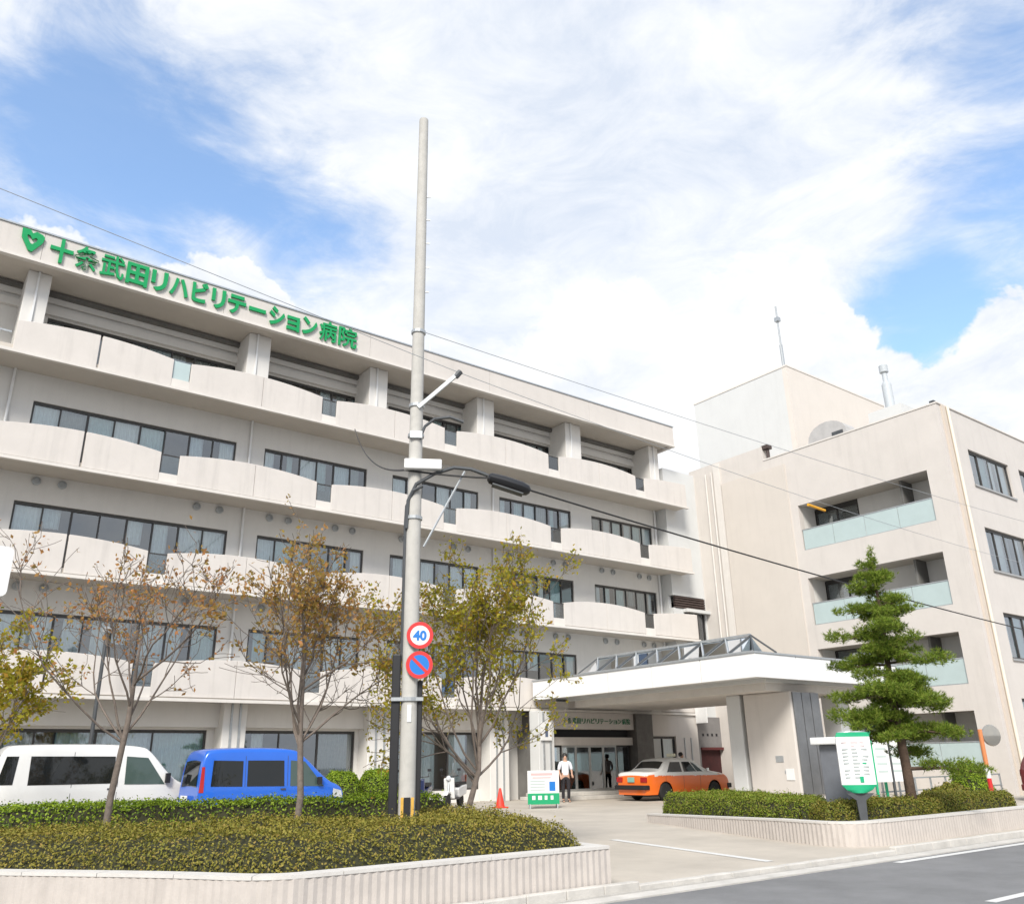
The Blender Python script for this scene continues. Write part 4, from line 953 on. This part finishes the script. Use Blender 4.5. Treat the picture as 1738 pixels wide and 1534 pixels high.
# white van
v = Car('white_van', 'white high-roof passenger van parked nearest the left edge', 'van', (3.0, 25.2, 0), 0, 4.75, 1.72, [(0, .45), (.02, .95), (.10, 1.55), (.24, 1.95), (.5, 2.02), (2.6, 2.03), (3.35, 1.98), (3.6, 1.90), (4.22, 1.18), (4.62, 1.02), (4.73, .8), (4.75, .45)], 1.06, .26, (.95, 3.75), .31, M_pw, .15)
s1 = v.side('window', [(.82, 1.10), (2.75, 1.10), (2.75, 1.74), (.82, 1.76)], M_gdark2)
v.side('window', [(3.02, 1.07), (4.02, 1.05), (3.55, 1.70), (3.02, 1.74)], M_gteal); v.side('window', [(.16, 1.12), (.50, 1.12), (.56, 1.76), (.30, 1.76)], M_gdark2)
v.top_patch('windshield', 3.62, 4.20, .98, M_gdark2); v.top_patch('rear_window', .035, .20, .9, M_gdark2)
for a in (2.85, 1.78): v.side('door_seam', [(a, .35), (a+.012, .35), (a+.012, 1.85), (a, 1.85)], M_bump, off=.004)
v.side('side_moulding', [(.2, .62), (4.5, .62), (4.5, .66), (.2, .66)], M_bump); v.side('door_handle', [(2.62, .95), (2.76, .95), (2.76, .99), (2.62, .99)], M_bump, off=.02)
v.side('tail_light', [(.035, .75), (.16, .75), (.20, 1.25), (.08, 1.25)], M_tail, off=.01); v.side('head_light', [(4.40, .66), (4.70, .66), (4.64, .86), (4.42, .86)], M_hl_, off=.01)
for y in (-.98, .90): v.lbox('mirror', 4.0, 4.12, y, y+.10, 1.08, 1.32, M_black)
v.lbox('bumper', -.08, .10, -.78, .78, .34, .56, M_pw, .03); v.lbox('bumper', 4.66, 4.82, -.78, .78, .30, .55, M_pw, .03); v.lbox('number_plate', -.095, -.082, -.17, .17, .60, .76, M_wp)
# blue van
v = Car('blue_van', 'bright blue compact van with sloping nose parked beside the white van', 'van', (7.3, 23.3, 0), 0, 4.0, 1.66, [(0, .45), (.02, .9), (.06, 1.45), (.14, 1.80), (.32, 1.87), (1.5, 1.89), (2.40, 1.87), (2.68, 1.78), (3.46, 1.06), (3.84, .94), (3.96, .80), (4.0, .45)], .95, .24, (.75, 3.2), .30, M_pb, .12)
v.side('window', [(.30, .99), (1.10, .97), (1.10, 1.58), (.34, 1.60)], M_gdark2); v.side('window', [(1.22, .97), (2.22, .95), (2.20, 1.58), (1.22, 1.59)], M_gdark2); v.side('window', [(2.38, .95), (3.34, .92), (2.78, 1.55), (2.38, 1.58)], M_gteal)
v.top_patch('windshield', 2.74, 3.44, .98, M_gdark2); v.top_patch('rear_window', .02, .10, .9, M_gdark2)
for a in (1.16, 2.30): v.side('door_seam', [(a, .33), (a+.012, .33), (a+.012, 1.70), (a, 1.70)], M_bump, off=.004)
v.side('side_moulding', [(.15, .55), (3.8, .55), (3.8, .62), (.15, .62)], M_bump); v.side('door_handle', [(2.12, .86), (2.26, .86), (2.26, .90), (2.12, .90)], M_bump, off=.02)
v.side('tail_light', [(.03, .85), (.14, .85), (.14, 1.45), (.07, 1.45)], M_tail, off=.01); v.side('head_light', [(3.60, .66), (3.93, .63), (3.88, .80), (3.62, .86)], M_hl_, off=.01)
for y in (-.94, .86): v.lbox('mirror', 3.12, 3.24, y, y+.08, .98, 1.16, M_black)
v.lbox('bumper', -.07, .12, -.76, .76, .30, .55, M_bump, .03); v.lbox('bumper', 3.9, 4.06, -.74, .74, .28, .52, M_bump, .03); v.lbox('number_plate', -.085, -.072, -.26, .26, .66, .78, M_wp)
# taxi
v = Car('taxi', 'orange and white taxi sedan standing under the canopy, seen from behind', 'taxi', (24.25, 24.6, 0), R(-1), 4.65, 1.68, [(0, .42), (.015, .70), (.06, .98), (.20, 1.02), (.78, 1.05), (1.22, 1.43), (1.5, 1.49), (2.35, 1.50), (2.72, 1.44), (3.32, 1.04), (4.3, .92), (4.6, .80), (4.64, .62), (4.65, .42)], .93, .22, (.98, 3.7), .315, M_po, .18, .10, M_pw, .89)
WH = M_pw
v.side('white_band', [(.06, .90), (4.3, .84), (3.4, .965), (.10, .965)], WH, off=.004)
v.side('window', [(1.10, 1.00), (1.92, 1.0), (1.90, 1.36), (1.38, 1.36)], M_gdark2, off=.008); v.side('window', [(2.02, 1.0), (2.72, 1.0), (2.42, 1.36), (2.0, 1.36)], M_gdark2, off=.008); v.side('window', [(2.76, 1.0), (3.08, 1.0), (2.66, 1.30), (2.50, 1.34)], M_gdark2, off=.008)
v.top_patch('windshield', 2.74, 3.30, .98, M_gdark2); v.top_patch('rear_window', .82, 1.20, .95, M_gdark2)
for a in (1.0, 1.97, 2.9): v.side('door_seam', [(a, .32), (a+.012, .32), (a+.012, .96), (a, .96)], M_bump, off=.006)
v.lbox('bumper', -.12, .16, -.82, .82, .40, .56, M_black, .03); v.lbox('bumper', 4.5, 4.76, -.80, .80, .36, .54, M_black, .03)
for y in (-.80, .50): v.lbox('tail_light', -.02, .05, y, y+.30, .66, .84, M_tail)
v.lbox('number_plate', -.035, -.005, -.18, .18, .66, .84, mat('plate_green', (.20, .42, .36), .4))
v.lbox('roof_light', 2.15, 2.33, -.18, .18, 1.545, 1.67, mat('roof_light_white', (.8, .78, .6), .3), .03)
for y in (-.92, .86): v.lbox('mirror', 3.25, 3.36, y, y+.06, 1.0, 1.12, M_chr)
for sg in (1, -1): pass
# red car at the right edge
v = Car('dark_red_car', 'dark red car just entering at the right edge behind the hedge', 'car', (31.3, 12.9, 0), R(-4), 4.2, 1.68, [(0, .42), (.02, .75), (.08, 1.02), (.35, 1.38), (.7, 1.47), (1.9, 1.49), (2.4, 1.42), (3.0, 1.04), (3.9, .88), (4.15, .72), (4.2, .42)], .92, .2, (.8, 3.35), .31, M_pr, .16)
v.side('window', [(.55, .98), (1.55, .97), (1.55, 1.34), (.72, 1.34)], M_gdark2); v.side('window', [(1.65, .97), (2.7, .96), (2.25, 1.34), (1.65, 1.34)], M_gdark2)
v.top_patch('windshield', 2.45, 2.98, .98, M_gdark2); v.top_patch('rear_window', .10, .34, .9, M_gdark2)
v.side('tail_light', [(.03, .75), (.18, .75), (.2, .95), (.08, .95)], M_tail, off=.01); v.lbox('bumper', -.08, .1, -.76, .76, .3, .5, M_pr, .03)

# parked scooters behind the olive tree
def scooter(label, loc, rz, paint):
    T = thing('motor_scooter', label, 'scooter', loc, rz, 'scooters parked by the entrance')
    def b(mb, n, m, p=T, **k): return mb.build(n, m, p, local=True, **k)
    for x in (0, 1.22):
        wv = b(MB().lathe([(.15, -.05), (.22, -.055), (.235, 0), (.22, .055), (.15, .05)], (x, 0, .235), (0, 1, 0), 20), 'wheel', M_rub, smooth='auto'); b(MB().lathe([(.15, -.03), (.15, .03)], (x, 0, .235), (0, 1, 0), 14), 'rim', M_lgrey, wv)
    b(MB().prism_xz([(-.28, .42), (.42, .30), (.48, .36), (.50, .62), (.1, .72), (-.35, .74)], -.15, .15), 'rear_body', paint, bevel=.05)
    b(MB().prism_xz([(-.32, .745), (.45, .70), (.50, .76), (.2, .82), (-.30, .84)], -.13, .13), 'seat', M_black, bevel=.03)
    b(MB().box(.40, .95, -.16, .16, .27, .34), 'footboard', M_bump, bevel=.02)
    b(MB().prism_xz([(.92, .30), (1.02, .30), (1.10, .95), (1.0, .98)], -.19, .19), 'leg_shield', paint, bevel=.03)
    b(MB().tube([(1.22, 0, .24), (1.10, 0, .70), (1.02, 0, 1.02)], .035, 8), 'fork', M_lgrey); b(MB().tube([(.98, -.33, 1.04), (1.04, 0, 1.02), (.98, .33, 1.04)], .018, 6), 'handlebar', M_black)
    b(MB().lathe([(.02, -.02), (.08, 0), (.09, .05), (.05, .09)], (1.08, 0, .95), (1, 0, .2), 14), 'head_light', M_hl_); b(MB().prism_xz([(1.02, .45), (1.22, .50), (1.42, .42), (1.36, .50), (1.22, .55), (1.05, .53)], -.08, .08), 'mudguard', paint)
    for y in (-.3, .3): b(MB().tube([(1.0, y, 1.04), (.97, y*1.1, 1.22)], .008, 5).box(.955, .985, y*1.1-.06, y*1.1+.06, 1.20, 1.28), 'mirror', M_black)
    return T
scooter('white scooter nearest the red cone behind the olive tree', (18.0, 26.9, 0), R(215), M_pw)
scooter('dark blue scooter behind the trunk of the olive tree', (16.4, 26.6, 0), R(225), mat('paint_navy', (.02, .03, .09), .3, coat=.5))
scooter('red scooter just right of the utility pole casing', (15.2, 26.4, 0), R(220), mat('paint_red', (.35, .02, .03), .3, coat=.5))

# ================================================================ STREET FURNITURE
def cone(label, x, y, h):
    T = thing('traffic_cone', label, 'traffic cone', (x, y, 0), 0, 'red traffic cones')
    MB().lathe([(.17, .04), (.155, .05), (.035, h), (.0, h+.01)], (x, y, 0), (0, 0, 1), 20).build('cone', M_conered, T, smooth='auto'); MB().box(x-.2, x+.2, y-.2, y+.2, .001, .04).build('base', M_conered, T, bevel=.01)
cone('red traffic cone left of the low notice board', 18.3, 24.9, .62)
cone('red traffic cone between the blue van and the pole', 12.3, 22.8, .62)
# A-frame notice board
NB = thing('notice_board', 'white and green free-standing notice board before the entrance', 'notice board', (18.9, 23.3, 0), R(-36))
NB.scale = (.9, .9, .9)
def nb(mb, n, m, p=NB, **k): return mb.build(n, m, p, local=True, **k)
PL = nb(MB().obox((0, 0, .72), Vector((1, 0, 0)), Vector((0, 1, .12)).normalized(), Vector((0, -.12, 1)).normalized(), .58, .02, .58), 'front_panel', M_wp, bevel=.01)
nb(MB().obox((0, .34, .70), Vector((1, 0, 0)), Vector((0, 1, -.3)).normalized(), Vector((0, .3, 1)).normalized(), .55, .015, .56), 'rear_panel', M_lgrey)
def fl(x0, x1, z0, z1, m, n, d=.024):
    up_ = Vector((0, -.12, 1)).normalized(); f_ = Vector((0, 1, .12)).normalized(); c = Vector((0, 0, .72))+up_*((z0+z1)/2)+Vector(((x0+x1)/2, 0, 0))-f_*d
    nb(MB().obox(c, Vector((1, 0, 0)), f_, up_, (x1-x0)/2, .003, (z1-z0)/2), n, m, PL)
fl(-.58, .58, -.58, -.20, mat('board_green', (.01, .33, .14), .5), 'green_band')
M_pink = mat('print_pink', (.72, .42, .42), .6); M_pg = mat('print_grey', (.45, .52, .50), .6)
fl(-.46, .34, .42, .50, M_pink, 'print_line'); fl(-.40, .28, .32, .36, M_pink, 'print_line')
for z in (.20, .10, 0, -.1): fl(-.48, .06, z, z+.04, M_pg, 'print_line')
fl(.22, .44, -.12, .20, M_blue, 'blue_mark')
for a, b in ((-.42, -.30), (-.2, -.06), (.04, .14), (.26, .36)): fl(a, b, -.42, -.28, M_wp, 'print_mark', .028)
for xx in (-.5, .5): nb(MB().bar((xx, -.08, .16), (xx, -.09, 0), .04), 'leg', M_lgrey); nb(MB().bar((xx, .5, .14), (xx, .54, 0), .04), 'leg', M_lgrey)
# information pylon
IX, IY = 15.0, 9.36
IP = thing('information_board', 'curved white department board with green top and bottom on a tapering stem', 'sign', (IX, IY, .62), R(-44))
IP.scale = (.82, .82, .78)
def ip(mb, n, m, p=IP, **k): return mb.build(n, m, p, local=True, **k)
def slab(z0, z1, w0, w1, th, curve=.06, n=10, d=0.0):
    vs = []
    for k in range(n+1):
        u = -1+2*k/n
        for z, w_ in ((z0, w0), (z1, w1)):
            for s_ in (-1, 1): vs.append((u*w_, -curve*(1-u*u)*1.0+s_*th/2-d, z))
    fs = []
    for k in range(n):
        q = 4*k; fs += [(q, q+4, q+6, q+2), (q+1, q+3, q+7, q+5), (q, q+1, q+5, q+4), (q+2, q+6, q+7, q+3)]
    fs += [(0, 2, 3, 1), (4*n, 4*n+1, 4*n+3, 4*n+2)]
    return MB().add(vs, fs)
M_bg = mat('board_green2', (.01, .36, .17), .4)
ip(slab(.42, 1.48, .37, .37, .06), 'panel', M_wp, smooth='auto'); ip(slab(1.481, 1.58, .37, .33, .06), 'top_cap', M_bg); ip(slab(1.581, 1.61, .33, .20, .06), 'top_cap', M_lgrey); ip(slab(.31, .419, .28, .37, .06), 'bottom_cap', M_bg); ip(slab(.24, .309, .14, .28, .06), 'bottom_cap', M_bg)
ip(MB().prism_xz([(-.06, -.75), (.06, -.75), (.10, .08), (.30, .235), (-.30, .235), (-.10, .08)], -.02, .06), 'stem', M_dgrey)
rn = random.Random(3); M_pk2 = mat('print_pink_pale', (.62, .50, .50), .6); M_pg2 = mat('print_grey_pale', (.36, .40, .39), .6)
for j in range(11):
    for i in range(3):
        if rn.random() < .12: continue
        x0 = -.28+i*.20; w_ = rn.uniform(.07, .16); z0 = .56+j*.078; m = M_pk2 if j > 8 else (M_pg2 if rn.random() < .93 else M_bg)
        cxx = x0+w_/2; yy = -.06*(1-(cxx/.37)**2)-.034
        ip(MB().box(x0, x0+w_, yy-.004, yy, z0, z0+.032), 'print_line', m)
ip(MB().box(.02, .10, -.105, -.098, .47, .60), 'print_mark', M_bg)
IG = thing('grey_cabinet', 'grey cabinet with white lid just left of the information board', 'box', (15.95, 10.35, 0))
MB().box(15.75, 16.15, 10.1, 10.6, 0, 1.66).build('cabinet', mat('box_grey', (.16, .17, .19), .5, .1, 4), IG, bevel=.02); MB().box(15.62, 16.2, 10.0, 10.7, 1.662, 1.80).build('lid', M_wp, IG, bevel=.02)
# notice panels behind the conifer
for i, (x, y, w_, lab) in enumerate(((23.75, 14.0, .22, 'narrow white and green notice panel left of the conifer trunk'), (24.45, 14.0, .34, 'wide white notice panel with green edge behind the conifer trunk'))):
    T = thing('poster_stand', lab, 'notice board', (x, y, 0), R(-35), 'poster stands by the conifer')
    MB().box(-w_, w_, -.03, .03, .75, 2.0).build('panel', M_wp, T, local=True); MB().box(-w_-.06, -w_-.005, -.04, .04, .0, 2.1).build('post', M_bg, T, local=True); MB().box(w_+.005, w_+.06, -.04, .04, .0, 2.1).build('post', M_dgrey, T, local=True)
    for j in range(4): MB().box(-w_*.7, w_*.6, -.036, -.031, 1.0+j*.2, 1.06+j*.2).build('print_line', M_pg, T, local=True)
# red and white marker post with round mirror
MP = thing('mirror_post', 'red and white marker post with round traffic mirror at the hedge end', 'mirror post', (21.9, 10.25, 0)); x, y = 21.9, 10.25
M_or = mat('post_orange', (.62, .22, .08), .5)
for i, (a, b, m) in enumerate(((0, .35, M_or), (.35, .62, M_wp), (.62, .9, M_red), (.9, 1.15, M_wp), (1.15, 2.0, M_or))): MB().tube([(x, y, a), (x, y, b)], .05, 10).build('post_section', m, MP)
mc = Vector((x, y, 1.86))+RX*.26
MB().lathe([(.24, .0), (.25, -.02), (.23, -.05), (.12, -.075), (.0, -.08)], mc, FX, 24).build('mirror', mat('mirror_face', (.42, .40, .36), .12, metal=.7), MP, smooth='auto'); MB().bar((x, y, 1.86), mc+FX*.03, .03).build('bracket', M_or, MP)
# low railing in front of right building
RLG = thing('low_railing', 'low steel railing at the foot of the right building behind the conifer', 'railing', (27, 14.5, 0))
for z in (.45, .8): MB().bar((24.5, 14.6, z), (32.0, 14.6, z), .04).build('rail', M_lgrey, RLG)
for i in range(9): MB().bar((24.6+i*.92, 14.6, 0), (24.6+i*.92, 14.6, .8), .045).build('post', M_lgrey, RLG)
# slim lamp post in the car park
GL = thing('lamp_post', 'slim grey lamp post rising behind the roof of the white van', 'lamp post', (5.7, 27.3, 0))
MB().tube([(5.7, 27.3, 0), (5.7, 27.3, 5.2)], [.06, .05], 10).build('post', M_dgrey, GL); MB().lathe([(.05, 0), (.13, .03), (.15, .12), (.05, .2)], (5.7, 27.3, 5.2), (0, 0, 1), 14).build('lamp', M_lgrey, GL)
# white projecting sign at the left edge
PSN = thing('projecting_sign', 'white rounded sign panel cut off by the left edge', 'sign', (.75, 12.0, 0))
poly = []
for cx_, cz_, a0 in ((1.22, 3.98, 0), (.42, 3.98, 90), (.42, 3.50, 180), (1.22, 3.50, 270)):
    for t in range(0, 91, 30): poly.append((cx_+.07*math.cos(R(a0+t)), cz_+.07*math.sin(R(a0+t))))
MB().prism_xz(poly[::-1], 11.95, 12.05).build('panel', M_wp, PSN); MB().tube([(.62, 12.12, 0), (.62, 12.12, 4.0)], .05, 10).build('post', M_lgrey, PSN)

# ================================================================ PEOPLE
def skin_obj(name, verts, edges, rads, m, parent, sub=2, root=0):
    me = bpy.data.meshes.new(name); me.from_pydata(verts, edges, []); o = bpy.data.objects.new(name, me); COL.objects.link(o); o.parent = parent; me.materials.append(m)
    md = o.modifiers.new('skin', 'SKIN'); md.use_smooth_shade = True
    for i, r_ in enumerate(rads): me.skin_vertices[0].data[i].radius = (r_, r_) if isinstance(r_, float) else r_
    me.skin_vertices[0].data[root].use_root = True
    o.modifiers.new('sub', 'SUBSURF').levels = sub; o.modifiers['sub'].render_levels = sub
    return o
def person(label, loc, rz, shirt, trouser, hair, armf=.18):
    T = thing('person', label, 'person', loc, rz); sk = mat('skin', (.50, .30, .21), .6)
    V = [(0, 0, .92), (0, 0, 1.12), (0, -.01, 1.32), (0, 0, 1.42), (0, -.01, 1.50), (0, -.03, 1.58), (0, -.02, 1.66)]; E = [(i, i+1) for i in range(6)]; Rr = [(.135, .10), (.125, .09), (.15, .10), .06, .052, (.075, .09), (.062, .075)]
    def add(ch, st, rs):
        p = st
        for q, r_ in zip(ch, rs): V.append(q); Rr.append(r_); E.append((p, len(V)-1)); p = len(V)-1
        return p
    for s_ in (1, -1):
        add([(s_*.10, 0, .86), (s_*.105, -.02, .48), (s_*.105, .02, .09), (s_*.11, -.10, .04), (s_*.112, -.17, .035)], 0, [.085, .055, .04, .04, .03])
        el = (s_*.25, .02, 1.10); wr = (s_*.22, -armf, .98 if s_ > 0 else .93); w = add([(s_*.18, 0, 1.38), el, wr], 3, [.055, .042, .028])
        pm = add([(wr[0], wr[1]-.06, wr[2]-.035)], w, [(.036, .018)])
        for k, (dx, dy, l) in enumerate(((-.028, 0, .065), (-.010, -.006, .078), (.010, -.006, .074), (.027, 0, .058))):
            a = (wr[0]+dx, wr[1]-.09+dy, wr[2]-.055); add([a, (a[0], a[1]-l*.6, a[2]-l*.5), (a[0], a[1]-l*.6, a[2]-l)], pm, [.010, .009, .008])
        add([(wr[0]-s_*.04, wr[1]-.05, wr[2]-.02), (wr[0]-s_*.05, wr[1]-.09, wr[2]-.035)], w, [.012, .009])
    skin_obj('body', V, E, Rr, sk, T)
    skin_obj('shirt', [(0, 0, .93), (0, 0, 1.12), (0, -.01, 1.32), (0, 0, 1.42), (.19, 0, 1.38), (.255, .02, 1.12), (-.19, 0, 1.38), (-.255, .02, 1.12)], [(0, 1), (1, 2), (2, 3), (3, 4), (4, 5), (3, 6), (6, 7)], [(.16, .125), (.15, .11), (.172, .122), .075, .075, .062, .075, .062], shirt, T, root=1)
    skin_obj('trousers', [(0, 0, .97), (0, 0, .90), (.10, 0, .84), (.107, -.02, .48), (.107, .02, .10), (-.10, 0, .84), (-.107, -.02, .48), (-.107, .02, .10)], [(0, 1), (1, 2), (2, 3), (3, 4), (1, 5), (5, 6), (6, 7)], [(.15, .115), (.155, .12), .10, .072, .06, .10, .072, .06], trouser, T, root=1)
    hm_ = MB(); hm_.lathe([(.098, -.05), (.103, .0), (.095, .06), (.065, .10), (.0, .115)], (0, .018, 1.635), (0, .25, 1), 14); hm_.build('hair', hair, T, smooth='auto', local=True)
    for s_ in (1, -1): MB().lathe([(.0, -.03), (.045, -.02), (.05, .02), (.035, .06), (.0, .065)], (s_*.11, -.09, .035), (0, 0, 1), 10).build('shoe', M_black, T, smooth='auto', local=True)
    return T
M_hair = mat('hair_black', (.015, .012, .010), .5)
person('person in a white shirt and dark trousers by the entrance doors', (22.35, 26.2, .0), R(-30), mat('shirt_white', (.72, .74, .80), .85), mat('trouser_black', (.02, .018, .022), .85), M_hair)
person('person in a pale top standing behind the taxi bonnet at the service bay', (29.0, 26.3, 0), R(20), mat('shirt_pale', (.62, .55, .56), .85), mat('trouser_dark', (.025, .022, .03), .85), M_hair)
